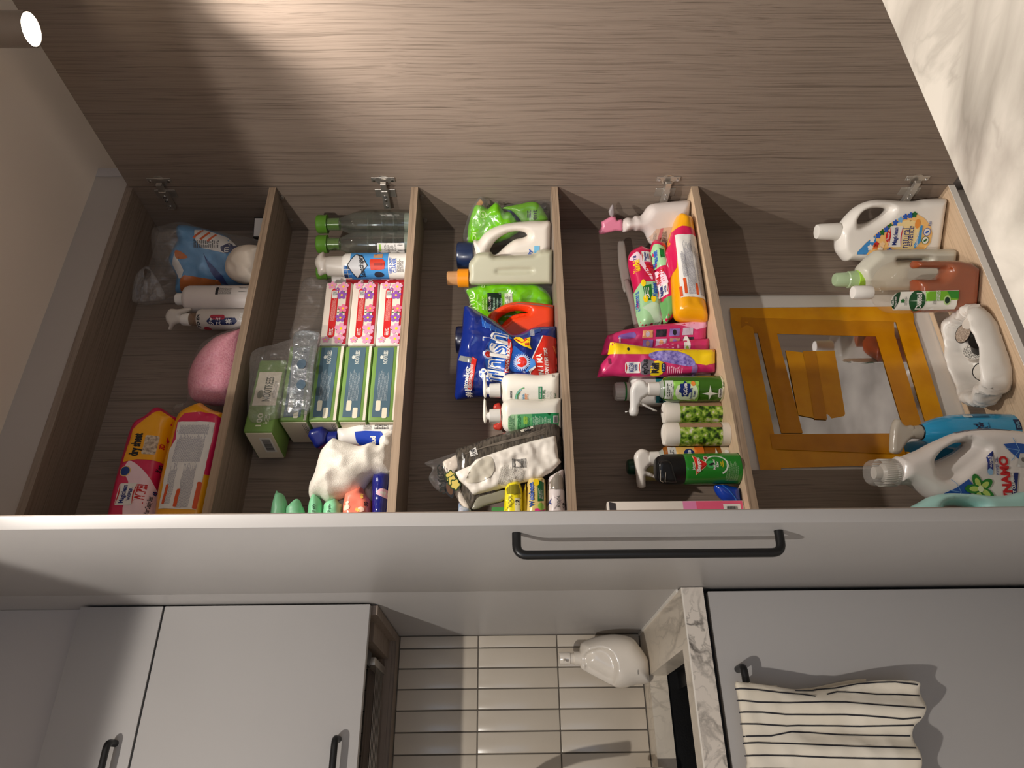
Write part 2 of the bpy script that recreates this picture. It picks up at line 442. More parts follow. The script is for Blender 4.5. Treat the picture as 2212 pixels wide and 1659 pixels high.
def box_ab(e, x0, x1, y0, y1, yp=0.):
    """photo rectangle -> centre, width, height on the plane y=yp"""
    xm, ym = (x0+x1)/2, (y0+y1)/2
    a0 = uv(e, xm, y1, yp)[0]; a1 = uv(e, xm, y0, yp)[0]; b1 = uv(e, x0, ym, yp)[1]; b0 = uv(e, x1, ym, yp)[1]
    return ((a0+a1)/2, (b0+b1)/2), a1-a0, b1-b0
def txp(e, parent, s, mat, x0, x1, y0, y1, mp, yp=0., k=2, rot=0., bold=.02, shear=0., arcr=None):
    c, w, h = box_ab(e, x0, x1, y0, y1, yp)
    if arcr:
        r = arcr*sc(e); a = lambda v: r*math.asin(max(-.98, min(.98, v/r))); l, rr = a(c[0]-w/2), a(c[0]+w/2); c = ((l+rr)/2, c[1]); w = rr-l
    return tx(parent, s, mat, c, w, h, mp, k, rot, bold, shear)
def fine(parent, mat, c, w, h, n, mp, k=2, fillr=.55, name='fine_print', rot=0., seed=0, ragged=.25):
    n = max(1, int(round(n*1.5))); fillr *= .72
    rnd = random.Random(seed+n); V2 = []; F = []; lh = h/n
    for i in range(n):
        zc = c[1]+h/2-lh*(i+.5); x = -w/2; end = w/2-(rnd.random()*ragged*w)
        while x < end:
            ww = min(rnd.uniform(1.2, 4.)*lh, end-x)
            if ww > .2*lh:
                s = len(V2); z = zc-c[1]
                for a, b in ((x, z-lh*fillr/2), (x+ww, z-lh*fillr/2), (x+ww, z+lh*fillr/2), (x, z+lh*fillr/2)): V2.append((a, b))
                F.append((s, s+1, s+2, s+3))
            x += ww+lh*.45
    V2 = np.array(V2); cr, sr = math.cos(rot), math.sin(rot)
    W = mp(c[0]+V2[:, 0]*cr-V2[:, 1]*sr, c[1]+V2[:, 0]*sr+V2[:, 1]*cr, .00035*k)
    return obj(name, W, F, mat, parent)
def finep(e, parent, mat, x0, x1, y0, y1, n, mp, yp=0., **kw):
    c, w, h = box_ab(e, x0, x1, y0, y1, yp); return fine(parent, mat, c, w, h, n, mp, **kw)
def barcode(parent, mat, c, w, h, mp, k=2, vertical=True, seed=1):
    rnd = random.Random(seed); V2 = []; F = []; x = -w/2
    while x < w/2:
        ww = rnd.choice((.01, .02, .035))*w; s = len(V2)
        for a, b in ((x, -h/2), (x+ww, -h/2), (x+ww, h/2), (x, h/2)): V2.append((a, b) if vertical else (b*w/h, a*h/w))
        F.append((s, s+1, s+2, s+3)); x += ww+rnd.choice((.015, .03))*w
    V2 = np.array(V2); W = mp(c[0]+V2[:, 0], c[1]+V2[:, 1], .00035*k)
    return obj('barcode', W, F, mat, parent)
def ell(c, rx, ry, n=24, rot=0., a0=0., a1=2*math.pi):
    full = abs(a1-a0) > 6.28
    return [(c[0]+rx*math.cos(t)*math.cos(rot)-ry*math.sin(t)*math.sin(rot), c[1]+rx*math.cos(t)*math.sin(rot)+ry*math.sin(t)*math.cos(rot))
            for t in [a0+(a1-a0)*i/(n if full else n-1) for i in range(n)]]
def rect(c, w, h, r=0., rot=0.):
    if r <= 0: P = [(-w/2, -h/2), (w/2, -h/2), (w/2, h/2), (-w/2, h/2)]
    else:
        P = []
        for sx, sy, a in ((1, -1, -90), (1, 1, 0), (-1, 1, 90), (-1, -1, 180)):
            for i in range(5):
                t = math.radians(a+22.5*i); P.append((sx*(w/2-r)+r*math.cos(t), sy*(h/2-r)+r*math.sin(t)))
    cr, sr = math.cos(rot), math.sin(rot)
    return [(c[0]+a*cr-b*sr, c[1]+a*sr+b*cr) for a, b in P]
def band(P, w):
    """open polyline (a,b) -> thin ribbon polygon"""
    P = [np.array(p, float) for p in P]; Lf = []; Rt = []
    for i, p in enumerate(P):
        t = P[min(i+1, len(P)-1)]-P[max(i-1, 0)]; t /= max(np.linalg.norm(t), 1e-9); n = np.array([-t[1], t[0]])*w/2
        Lf.append(tuple(p+n)); Rt.append(tuple(p-n))
    return Lf+Rt[::-1]
def star(c, r0, r1, n, rot=0.):
    return [(c[0]+(r1 if i % 2 else r0)*math.cos(rot+math.pi*i/n), c[1]+(r1 if i % 2 else r0)*math.sin(rot+math.pi*i/n)) for i in range(2*n)]
# ================================================================== the setting
WOODZ = wood('wood_vertical_grain', 2)
WOODX = wood('wood_horizontal_grain', 0)
WOODL = wood('wood_light_shelf', 0, (205, 178, 148), (192, 165, 136), (168, 140, 112))
EDGE = wood('wood_edge_band', 0, (176, 152, 128), (150, 127, 105), (100, 80, 64))
GREY = M(180, 176, 173, .38, var=.02)
GREYD = M(190, 184, 180, .42, var=.02)
WHITE = M(236, 230, 222, .5, var=.02)
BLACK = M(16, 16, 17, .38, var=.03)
DARK = M(28, 24, 22, .7)
CHROME = M(205, 205, 205, .18, 1.)
NICKEL = M(196, 190, 182, .36, .85)
ZB, ZT = .092, 2.244
SH = [1.8789, 1.5069, 1.1391, .7677]
S1, S2, S3, S4 = [z+.009 for z in SH]; S5 = ZB
XLI, XRI, DB = .349, 1.384, .167

FLOOR = noisemat('concrete_floor_tile', [(.3, (140, 134, 128)), (.5, (166, 160, 153)), (.7, (184, 178, 170))], 7, .35, 8)
struct(box('floor', FLOOR, None, -2.4, 2.6, -3.4, .6, -.05, 0))
CEILM = M(226, 214, 202, .8, var=.015)
struct(box('ceiling', CEILM, None, -2.4, 2.6, -3.4, .6, CEIL, CEIL+.05))
PAINT = M(222, 214, 206, .75, var=.02)
struct(box('wall_left', PAINT, None, -2.45, -2.4, -3.4, .6, 0, CEIL))
struct(box('wall_right', PAINT, None, 2.6, 2.65, -3.4, .6, 0, CEIL))
wb = struct(box('wall_behind_camera', PAINT, None, -2.4, 2.6, -3.4, -3.35, 0, CEIL))
w1 = struct(box('window_1', M(225, 225, 222, .4), None, -1.82, -.18, -3.35, -3.33, .80, 2.20))
box('pane', M(150, 180, 215, .08, alpha=.9), w1, -1.77, -.23, -3.33, -3.325, .85, 2.15)
struct(box('wall_recess', PAINT, None, 1.455, 2.6, .10, .14, 0, CEIL))
struct(box('wall_side', M(186, 180, 178, .7), None, 1.425, 1.455, .0, .14, 0, CEIL))
TRIMG = M(178, 170, 163, .5, var=.02)
struct(box('trim_1', TRIMG, None, .3315, 1.425, .002, .02, 2.262, CEIL))          # fascia over the tall cabinet

# ------------------------------------------------------------------ tall cabinet
tc_ = thing('tall_cabinet', 'tall open pantry cabinet with taupe wood interior, four shelves and two open doors', 'cabinet', (0, 0, 0))
box('side_panel', WOODZ, tc_, XRI, XRI+.018, 0, DB+.02, ZB-.018, ZT+.018)
box('side_panel', WOODZ, tc_, XLI-.004, XLI, 0, DB+.02, ZB-.018, ZT+.018)
box('outer_side_panel', GREY, tc_, .3315, XLI-.004, 0, .452, 0, CEIL-.002)
box('top_panel', WOODX, tc_, XLI, XRI, 0, DB+.02, ZT, ZT+.018)
fl = box('bottom_panel', WOODL, tc_, XLI, XRI, .0, DB+.016, ZB-.018, ZB)
box('edge_band', M(232, 226, 218, .4, var=.02), fl, XLI, XRI, -.0012, 0, ZB-.018, ZB-.001)
box('plinth', GREYD, tc_, XLI, XRI+.018, .035, .05, 0, ZB-.018)
bp_ = box('back_panel', WOODZ, tc_, XLI, XRI, DB, DB+.016, .7587, ZT)
box('back_panel', WOODZ, tc_, 1.161, XRI, DB, DB+.016, ZB, .7587)
box('back_panel', WOODZ, tc_, XLI, .645, DB, DB+.016, ZB, .7587)
lb = box('back_panel', WOODZ, tc_, .645, 1.161, DB, DB+.016, ZB, .131)
box('cut_edge', WOODL, lb, .645, 1.161, DB, DB+.016, .131, .1325)
for i, z in enumerate(SH):
    s = box('shelf', WOODL if i == 3 else WOODX, tc_, XLI+.001, XRI-.001, .0012, DB, z-.009, z+.009)
    box('edge_band', EDGE, s, XLI+.001, XRI-.001, -.0003, .0012, z-.009, z+.009)
    for (yy, dz) in ((.035, -.016), (.125, -.016)):
        V, F = lathe([(0, 0), (.005, 0), (.005, .006), (.0, .006)], 10)
        V = [(XRI-p[2], p[0]+yy, p[1]+z+dz) for p in V]
        obj('shelf_pin', V, F, NICKEL, s, True, 40)
# right door
rd = box('door', WOODZ, tc_, XRI+.001, XRI+.02, -.534, -.003, ZB-.012, ZT+.010, .0008, 1)
box('outer_face', GREY, rd, XRI+.02, XRI+.0212, -.534, -.003, ZB-.012, ZT+.010)
# left door, swung a little past square
tv = Vector((-.0617, -.998, 0)).normalized(); nv = Vector((-.998, .0617, 0)).normalized(); hp = Vector((XLI+.0005, -.004, 0))
def dbox(name, mat, parent, s0, s1, t0, t1, z0, z1, b=0.):
    V, F = bevbox(s0, s1, t0, t1, z0, z1, b, 2)
    V = [tuple(hp+tv*v[0]+nv*v[1]+Vector((0, 0, v[2]))) for v in V]
    F = [tuple(reversed(f)) for f in F]
    return obj(name, V, F, mat, parent, b > 0, 35)
dl = dbox('door', GREY, tc_, 0, .488, .0012, .0195, ZB-.012, ZT+.010, .0012)
dbox('inner_face', WOODZ, dl, .001, .487, 0, .0012, ZB-.011, ZT+.009)
def bar(name, parent, p0, p1, out, r=.0055, bendr=.012, flat=None):
    p0, p1, out = Vector(p0), Vector(p1), Vector(out)
    V, F = tube(arcpts([p0, p0+out, p1+out, p1], bendr, 6), r, 14)
    return obj(name, V, F, BLACK, parent, True, 50)
hb0 = hp+tv*.448+nv*.0195
bar('handle', dl, hb0+Vector((0, 0, 1.262)), hb0+Vector((0, 0, .905)), nv*.030, .0062, .014)
# hinges of the right door: cup plate on the door, arm, base plate on the side panel
for (hxp, hyp) in ((347, 395), (829, 395), (1443, 390), (1985, 380)):
    zc = at(hxp, hyp, X=XRI)[2]
    h = obj('hinge', *lathe([(0, -.0035), (.0175, -.0035), (.0175, .0), (.013, .0), (.0125, -.002), (0, -.002)], 24), NICKEL, tc_, True, 40)
    h.rotation_euler = (0, -math.pi/2, 0); h.location = (XRI-.0003, -.022, zc)
    hm = Matrix.LocRotScale(Vector((XRI-.0003, -.022, zc)), Euler((0, -math.pi/2, 0)), None).inverted()
    def hb(name, x0, x1, y0, y1, z0, z1, mat=NICKEL, b=.0008):
        V, F = bevbox(x0, x1, y0, y1, z0, z1, b, 1)
        V = [tuple(hm @ Vector(v)) for v in V]
        return obj(name, V, F, mat, h, True, 35)
    hb('cup_plate', XRI-.0016, XRI+.0006, -.034, -.019, zc-.031, zc+.031)
    hb('arm', XRI-.016, XRI-.006, -.024, .004, zc-.0075, zc+.0075)
    hb('arm_body', XRI-.017, XRI-.003, .0, .066, zc-.009, zc+.009)
    hb('mounting_plate', XRI-.003, XRI-.0004, .006, .034, zc-.027, zc+.027)
    for yy in (.018, .032, .054):
        V, F = lathe([(0, 0), (.0042, 0), (.0042, .002), (.0012, .002), (.0, .0008)], 12)
        V = [tuple(hm @ Vector((XRI-.017-v[2], v[0]+yy, v[1]+zc))) for v in V]
        obj('screw', V, F, CHROME, h, True, 40)
    for sz in (-.024, .024):
        V, F = lathe([(0, 0), (.004, 0), (.0035, .0015), (0, .0015)], 12)
        V = [tuple(hm @ Vector((XRI-.0018-v[2], v[0]-.024, v[1]+zc+sz))) for v in V]
        obj('screw', V, F, CHROME, h, True, 40)

# ------------------------------------------------------------------ access panel with mirror and amber tape
TAPE = noisemat('amber_packing_tape', [(.25, (216, 142, 4)), (.5, (232, 158, 10)), (.8, (240, 172, 18))], 14, .28, 3, .08)
TAPE2 = noisemat('amber_packing_tape_doubled', [(.25, (190, 120, 2)), (.5, (206, 134, 5)), (.8, (218, 148, 10))], 14, .28, 3, .08)
ap = thing('access_panel', 'white access panel with mirrored sheet held by amber tape in the bottom bay', 'access panel', (.9, .186, ZB))
box('white_board', WHITE, ap, .640-.9, 1.166-.9, 0, .012, .02, .675)
MIR = M(214, 214, 218, .045, 1., var=.02)
ca = CR(1540, 600, 3.1295)
def appoly(pts): return PX(ap, ca(pts), -.004)
box('mirror_sheet', MIR, ap, .668-.9, 1.10-.9, -.0035, 0, .100, .535, .0006, 1)
pm = planemap(-.0036)
TP = [[(115, 205), (1345, 193), (1362, 300), (122, 308)], [(188, 268), (1222, 296), (1228, 400), (190, 372)],
      [(120, 296), (262, 300), (464, 1312), (322, 1312)], [(300, 366), (430, 372), (606, 1052), (462, 1052)],
      [(384, 1060), (1262, 1054), (1300, 1196), (400, 1160)], [(300, 1150), (1330, 1176), (1345, 1262), (322, 1290)],
      [(1100, 392), (1232, 395), (1412, 1000), (1280, 1000)], [(1232, 288), (1352, 288), (1566, 970), (1432, 970)],
      [(490, 492), (605, 507), (692, 952), (576, 930)], [(606, 500), (692, 497), (770, 962), (684, 958)], [(690, 496), (822, 492), (897, 932), (766, 958)]]
for i, q in enumerate(TP):
    P_ = appoly(q)
    V, F = [], []
    n = 10
    for a in range(n+1):
        for b in range(3):
            t = a/n; s = b/2
            p = [(1-s)*((1-t)*P_[0][k]+t*P_[1][k])+s*((1-t)*P_[3][k]+t*P_[2][k]) for k in (0, 1)]
            V.append((p[0], -.0037-.0006*(i % 5)-(.0012 if b == 1 else 0)+.0008*noise.noise(Vector((p[0]*40, p[1]*40, i))), p[1]))
    for a in range(n):
        for b in range(2): F.append((a*3+b, a*3+b+1, a*3+b+4, a*3+b+3))
    obj('tape_strip', V, F, TAPE2 if i in (1, 3, 4, 6, 9) else TAPE, ap, True)

# ------------------------------------------------------------------ kitchen run on the left
ZC = .945
TW = .454
GROUT = M(98, 91, 82, .9)
bs = struct(box('wall_backsplash', GROUT, None, -2.4, 1.425, TW-.0012, TW+.05, 0, CEIL))
TILE = M(204, 192, 175, .22, var=.012)
def tile(x0, x1, z0, z1):
    return bevbox(x0, x1, TW-.003, TW+.004, z0, z1, .0015, 2)
cols = [.3308, .301]
while cols[-1] > -.32: cols.append(cols[-1]-.0462)
zr = [ZC+.001, 1.150, 1.343, 1.535, 1.72]
for i in range(len(cols)-1):
    for j in range(4):
        V, F = tile(cols[i+1]+.0013, cols[i]-.0013, zr[j]+.0013, zr[j+1]-.0013)
        obj('tile', V, F, TILE, bs, True, 35)
# upper cabinets
YU = .08
zu0 = float(at(800, 1300, Y=YU)[2]); zu1 = float(at(356, 1303, Y=YU)[2]); zu2 = float(at(174, 1310, Y=YU)[2])
uc = thing('wall_cabinet', 'grey two-tier wall cabinet with black bar handles above the tiled backsplash', 'cabinet', (0, YU, zu0))
def ub(name, mat, x0, x1, y0, y1, z0, z1, b=0., parent=None): return box(name, mat, parent or uc, x0, x1, y0-YU, y1-YU, z0-zu0, z1-zu0, b)
d1 = ub('door', GREY, -.62, .327, YU, YU+.018, zu0, zu1-.002, .0012)
d2 = ub('door', GREY, -.62, .327, YU, YU+.018, zu1+.002, zu2, .0012)
ub('gap_shade_strip', BLACK, -.62, .326, YU+.003, YU+.0205, zu1-.0018, zu1+.0018)  # black strip standing in for the shade in the gap between the doors
ub('side_panel', WOODX, .310, .3285, YU+.021, TW-.004, zu0-.012, zu2)
ub('carcass', DARK, -.62, .310, YU+.021, TW-.004, zu0+.12, zu2)
ub('front_rail', WOODX, -.62, .310, YU+.021, YU+.05, zu0+.006, zu0+.12)
ub('rear_rail', WOODX, -.62, .310, TW-.055, TW-.004, zu0-.012, zu0+.05)
ub('side_rail', WOODX, .270, .310, YU+.09, TW-.055, zu0+.004, zu0+.05)
ub('bracket', BLACK, .232, .262, YU+.13, YU+.18, zu0+.02, zu0+.035)
ub('rack_channel', NICKEL, .236, .252, YU+.17, TW-.06, zu0+.010, zu0+.030, .001)
for i in range(6):
    V, F = tube([(.24, YU*0+.20+.018*i, .012), (-.6, .20+.018*i, .012)], .0016, 6); obj('rack_rod', V, F, NICKEL, uc, True)
for dd, hxx, hyy in ((d1, 731, 1597), (d2, 249, 1606)):
    p = at(hxx, hyy, Y=YU); z = p[2]-zu0
    bar('handle', dd, (p[0], 0, z), (p[0]-.30, 0, z), (0, -.03, 0), .0062, .012)
struct(box('trim_2', GREYD, None, -2.4, .3310, .12, .14, zu2, CEIL))
# base cabinet, countertop, sink
bc = thing('base_cabinet', 'grey base cabinet door with black bar handle under the marble countertop', 'cabinet', (0, -.02, .0))
bd = box('door', GREY, bc, -.62, .322, .0, .018, .10, .893, .0012)
box('carcass', DARK, bc, -.62, .328, .021, .46, .10, .70); box('side_panel', DARK, bc, .315, .328, .021, .46, .70, .90); box('front_rail', DARK, bc, -.62, .315, .0185, .0205, .70, .90)
box('plinth', DARK, bc, -.62, .328, .06, .08, 0, .10)
MARB = marble('marble_counter', (226, 214, 196), (110, 98, 84), 5.0, .05, .75, .3, (1.6, .55, 1), .6)
MARF = marble('marble_front', (222, 212, 200), (60, 54, 50), 9.0, .035, .9, .3, (1, 1, 1), .6)
ct = thing('countertop', 'marble-look countertop with dark veins and a cut-out for the black sink', 'countertop', (0, 0, ZC))
def framebox(x0, x1, y0, y1, a0, a1, b0, b1, z0, z1):
    V = []; F = []
    for z in (z0, z1):
        V += [(x0, y0, z), (x1, y0, z), (x1, y1, z), (x0, y1, z), (a0, b0, z), (a1, b0, z), (a1, b1, z), (a0, b1, z)]
    for i in range(4):
        j = (i+1) % 4
        F += [(8+i, 8+j, 12+j, 12+i), (j, i, 4+i, 4+j), (i, j, 8+j, 8+i), (4+j, 4+i, 12+i, 12+j)]
    return V, F
SX1, SY0, SY1 = .224, .018, .376
slab = obj('slab', *framebox(-1.4, .3275, -.028, TW-.004, -.45, SX1, SY0, SY1, -.041, 0), MARB, ct)
box('front_edge', MARF, slab, -1.4, .3275, -.0292, -.028, -.041, -.002)
box('chamfer', M(240, 232, 220, .3), slab, -1.4, .3275, -.0293, -.026, -.0022, .0003)
box('sealant_bead', M(238, 232, 222, .4), ct, .3255, .3312, .001, TW-.004, -.001, .0035)
sk = thing('sink', 'black undermount kitchen sink set into the marble countertop', 'sink', (0, 0, ZC-.042))
SINKM = M(14, 13, 13, .42, bump=.1, bscale=300)
V = []; F = []
o_ = [(-.46, SY0-.008), (SX1+.008, SY0-.008), (SX1+.008, SY1+.008), (-.46, SY1+.008)]
for z in (0, -.19): V += [(x, y, z) for x, y in o_]
for i in range(4): j = (i+1) % 4; F.append((i, j, 4+j, 4+i))
F.append((4, 5, 6, 7))
obj('basin', V, F, SINKM, sk)
box('ledge', SINKM, sk, SX1-.03, SX1+.008, SY0-.008, SY1+.008, -.03, -.025)
# island
isl = thing('kitchen_island', 'white marble kitchen island with soft grey veins close to the camera', 'island', (.12, -1.022, 0))
MARI = marble('marble_island', (206, 198, 187), (112, 104, 94), 3.2, .085, .95, .22, (1, 1, 1), .7)
box('worktop', MARI, isl, 0, 2.1, -.95, 0, .93, .95, .002)
box('side_panel', MARI, isl, .02, 2.08, -.92, -.02, 0, .93)
# ceiling lamp
lp = thing('cylinder_spotlight', 'brushed steel cylinder ceiling spotlight shining beside the open wooden door', 'ceiling lamp', (1.225, -.56, CEIL))
hz = 2.139-CEIL
obj('body', *lathe([(0, 0), (.0315, 0), (.0315, hz), (.029, hz), (.029, hz+.008), (0, hz+.008)], 40), M(165, 158, 152, .3, .9), lp, True, 40)
em = bpy.data.materials.new('lamp_lens'); em.use_nodes = True
p_ = em.node_tree.nodes['Principled BSDF']; p_.inputs['Emission Color'].default_value = (1, .86, .66, 1); p_.inputs['Emission Strength'].default_value = 14
obj('lens', *lathe([(0, hz+.003), (.0285, hz+.003), (.0285, hz+.0045), (0, hz+.0045)], 32), em, lp, True, 40)
for i_, (lo_, ta_, pw_, an_, bl_) in enumerate(LAMPS[1:]):
    l2 = thing('ceiling_spotlight', ['round recessed ceiling spotlight to the left behind the camera', 'round recessed ceiling spotlight over the aisle', 'round recessed ceiling spotlight over the island'][i_], 'ceiling lamp', (lo_[0], lo_[1], CEIL), group='recessed ceiling spotlights')
    obj('ring', *lathe([(.030, -.0004), (.045, -.0004), (.045, -.006), (.030, -.006)], 28), WHITE, l2, True, 40)
# ================================================================== things on the shelves
WHT = M(240, 236, 230, .4, var=.015)
WHP = M(238, 233, 225, .28, var=.015, sss=.0, coat=.2)
INK = M(24, 24, 30, .6, var=0)
NAVY = M(16, 28, 84, .35, var=.05, coat=.3)
NAVYI = M(24, 44, 120, .5, var=0)
PINKP = M(214, 28, 84, .28, var=.04, coat=.4, bump=.12, bscale=30)
YELP = M(246, 170, 8, .28, var=.04, coat=.4, bump=.12, bscale=30)
REDI = M(206, 26, 30, .45, var=0)
ORI = M(226, 96, 22, .5, var=0)
BLUI = M(40, 92, 190, .5, var=0)
GREI = M(120, 116, 112, .6, var=0)
GRNI = M(24, 104, 44, .45, var=0)
YELI = M(250, 214, 20, .45, var=0)
PKI = M(234, 158, 188, .5, var=.12, vscale=60)
PURI = M(146, 84, 172, .5, var=.12, vscale=60)
LGRI = M(150, 200, 70, .45, var=0)
PRNT = M(236, 232, 226, .45, var=.01)
FILM = film('clear_film', (255, 255, 255), .93, .08, .9)
FILM2 = film('cloudy_film', (252, 252, 252), .925, .12, 1.)
FILM3 = film('dimpled_film', (224, 230, 234), .74, .12, 1.)
CLEAR = film('clear_plastic', (240, 245, 240), .88, .04)
def c_(k): return {1: CR(200, 380, 4.1475), 2: CR(200, 740, 4.1475), 3: CR(520, 400, 4.1475), 4: CR(520, 720, 4.1475), 5: CR(880, 400, 4.1475),
                   6: CR(880, 720, 4.1475), 7: CR(1240, 420, 4.1475), 8: CR(1240, 720, 4.1475)}[k]
c1, c2, c3, c4, c5, c6, c7, c8 = [c_(i) for i in range(1, 9)]
r1 = CR(660, 900, 7.9); r2 = CR(900, 900, 6.506); r3 = CR(960, 650, 7.215); r4 = CR(1300, 960, 6.9125); r8 = CR(990, 590, 9.217)
s1 = CR(1740, 400, 4.608); s3 = CR(1840, 850, 5.946)

def shield(e, par, px, mp, yp, t1='Magiclean', t2='WIPER', k=3):
    """white cartouche with red swooshes and two lines of lettering; px = photo box"""
    x0, x1, y0, y1 = px; c, w, h = box_ab(e, x0, x1, y0, y1, yp)
    lb = prn(par, 'logo_panel', PRNT, rect(c, w, h, h*.12), mp, k, .006)
    for s in (1, -1):
        prn(lb, 'logo_swoosh', REDI, spline([(c[0]-w*.48, c[1]+s*h*.47), (c[0], c[1]+s*h*.36), (c[0]+w*.48, c[1]+s*h*.47), (c[0], c[1]+s*h*.44)], 4), mp, k+1, .006)
    tx(lb, t1, NAVYI, (c[0], c[1]+(h*.11 if t2 else 0)), w*.84, h*(.34 if t2 else .42), mp, k+2, bold=.03)
    if t2: tx(lb, t2, NAVYI, (c[0], c[1]-h*.2), w*.6, h*.2, mp, k+2, bold=.03)
    return lb

# ---------------------------------------------------------------- top bay
e = T('small_carton', 'small black and white carton at the right end of the top shelf', 'box', 562, 495, .108, S1, rz=-.3)
box('carton', BLACK, e, -.03, .03, -.012, .012, 0, .062, .001); box('white_face', WHT, e, -.026, .026, -.0125, -.012, .004, .060)

e = T('cotton_pad_pack', 'white cotton wrapped in clear film at the front of the clear bag', 'cotton pack', 520, 560, .052, S1, rz=-.5)
puff(e, 'cotton_bundle', M(236, 222, 205, .75, bump=.35, bscale=40), PX(e, c1([(1200, 770), (1250, 680), (1300, 640), (1400, 615), (1500, 640), (1640, 700), (1640, 960), (1420, 975), (1290, 950), (1205, 880)]), 0, .03), T_=.040, R=.05, wr=.012, wsc=34)
e = T('cleaning_sheet_pack', 'blue, white and orange refill pack inside the clear bag on the top shelf', 'refill pack', 480, 560, .10, S1, rz=-.55)
PB = M(92, 156, 206, .3, coat=.4, bump=.2, bscale=25)
o, mp = puff(e, 'pack', PB, PX(e, c1([(780, 440), (960, 465), (1200, 540), (1300, 640), (1640, 740), (1640, 1000), (1190, 985), (900, 1030), (760, 1050), (755, 940), (760, 900), (690, 760), (730, 650), (770, 580), (760, 530)]), 0, .03), T_=.035, R=.05, wr=.006, wsc=22)
prn(o, 'white_print', PRNT, PX(e, c1([(735, 690), (800, 800), (825, 850), (800, 910), (770, 920), (705, 790)]), -.03), mp, 1)
prn(o, 'orange_print', M(206, 110, 30, .4), PX(e, c1([(830, 890), (1130, 935), (1130, 985), (900, 1022), (768, 1030), (790, 920)]), -.03), mp, 1)
prn(o, 'orange_print', M(206, 110, 30, .4), PX(e, c1([(740, 670), (800, 680), (860, 735), (760, 742)]), -.03), mp, 2, sm=3)
prn(o, 'navy_print', M(26, 60, 130, .4), PX(e, c1([(1000, 690), (1040, 760), (1170, 900), (1190, 970), (1130, 960), (1060, 860)]), -.03), mp, 1)
lb = prn(o, 'label', PRNT, PX(e, c1([(905, 480), (985, 475), (1180, 540), (1250, 610), (1180, 690), (990, 650), (930, 575)]), -.03), mp, 2)
for i in range(3): prn(lb, 'label_stripe', ORI, band(PX(e, c1([(915+60*i, 560+14*i), (975+60*i, 480+20*i)]), -.03), .006), mp, 3)
c, w, h = box_ab(e, 420, 474, 517, 536, -.03); fine(lb, INK, c, w, h, 9, mp, 3)
em_ = prn(o, 'emblem', M(16, 32, 92, .4), PX(e, c1([(1150, 635), (1205, 593), (1265, 620), (1268, 660), (1200, 695), (1155, 670)]), -.03), mp, 3)
tx(em_, 'm', PRNT, uv(e, 489, 539, -.03), .014, .010, mp, 4)
e = T('clear_plastic_bag', 'loose clear plastic bag holding the blue pack and cotton on the top shelf', 'plastic bag', 460, 570, .092, S1, rz=-.55)
puff(e, 'bag', FILM, PX(e, c1([(550, 485), (660, 440), (800, 412), (960, 460), (1200, 515), (1400, 550), (1500, 620), (1640, 700), (1640, 1000), (1420, 985), (1200, 990), (780, 1060), (740, 1125), (600, 1145), (460, 1160), (445, 1080), (480, 900), (580, 820), (550, 700)]), 0, .03), T_=.045, R=.05, wr=.011, wsc=20)
puff(e, 'bag_handle', FILM2, PX(e, c1([(580, 830), (640, 900), (700, 1000), (740, 1120), (600, 1140), (470, 1150), (450, 1080), (485, 905)]), 0), holes=[PX(e, c1([(560, 860), (610, 880), (605, 925), (560, 935)]), 0)], T_=.004, R=.01, wr=.003, wsc=30, y0=-.055)

e = T('plain_bottle', 'plain white round bottle with white cap on the top shelf', 'bottle', 460, 646, .062, S1)
o, rf = L(e, 'body', M(222, 212, 206, .38), [(560, 0), (560, 29), (412, 29), (405, 27), (401, 22), (400, 13)])
L(e, 'cap', WHT, [(400, 13.5), (384, 13), (381, 11), (381, 0)], ground=False)
mp = cylmap(rf)
lb = prn(o, 'label', M(214, 206, 200, .5), [arc(e, x, y, 29) for x, y in ((478, 637), (545, 637), (545, 619), (478, 619))], mp, 1)
a, b = arc(e, 495, 628, 29); fine(lb, INK, (a, b), .02, .03, 9, mp, 2); a, b = arc(e, 478, 628, 29); prn(lb, 'label_bar', INK, rect((a, b), .022, .007), mp, 2)
a, b = arc(e, 532, 626, 29); barcode(lb, INK, (a, b), .014, .02, mp, 2, False)

def trigger(e, outline, mat, T_=.012, R=.008, parent=None, y0=0., name='trigger_head'):
    return puff(e, name, mat, outline, T_=T_, R=R, step=.004, y0=y0, k=3, parent=parent)
e = T('tea_spray_bottle', 'reused jasmine tea bottle fitted with a white spray trigger on the top shelf', 'spray bottle', 460, 690, .066, S1)
L(e, 'bottle', M(150, 120, 96, .12, alpha=.65), [(560, 0), (560, 22), (436, 22), (430, 19), (427, 14), (412, 13), (410, 12)])
o, rf = L(e, 'label', M(206, 198, 190, .4), [(558, 22.4), (436, 22.4), (431, 20)])
L(e, 'collar', WHT, [(412, 14), (396, 13), (392, 10), (392, 0)], ground=False)
trigger(e, PX(e, c1([(662, 1240), (700, 1190), (760, 1195), (860, 1180), (885, 1205), (800, 1245), (815, 1262), (870, 1275), (870, 1335), (790, 1325), (735, 1340), (705, 1385), (684, 1370), (692, 1335), (665, 1300)])), M(206, 198, 188, .35))
mp = cylmap(rf)
pl = prn(o, 'blue_panel', M(22, 36, 88, .45), [arc(e, x, y, 22) for x, y in c1([(1055, 1300), (1085, 1270), (1310, 1270), (1330, 1300), (1300, 1330), (1085, 1335)])], mp, 1)
a, b = arc(e, 487, 694, 22)
tx(pl, 'ジャ', PRNT, (a, arc(e, 465, 694, 22)[1]), .018, .012, mp, 2); tx(pl, 'スミ', PRNT, (a, arc(e, 480, 694, 22)[1]), .018, .012, mp, 2); tx(pl, '茶', PRNT, (a, arc(e, 502, 694, 22)[1]), .014, .014, mp, 2)
prn(o, 'red_print', M(180, 40, 62, .45), rect(arc(e, 478, 685, 22), .012, .035, .005), mp, 1)
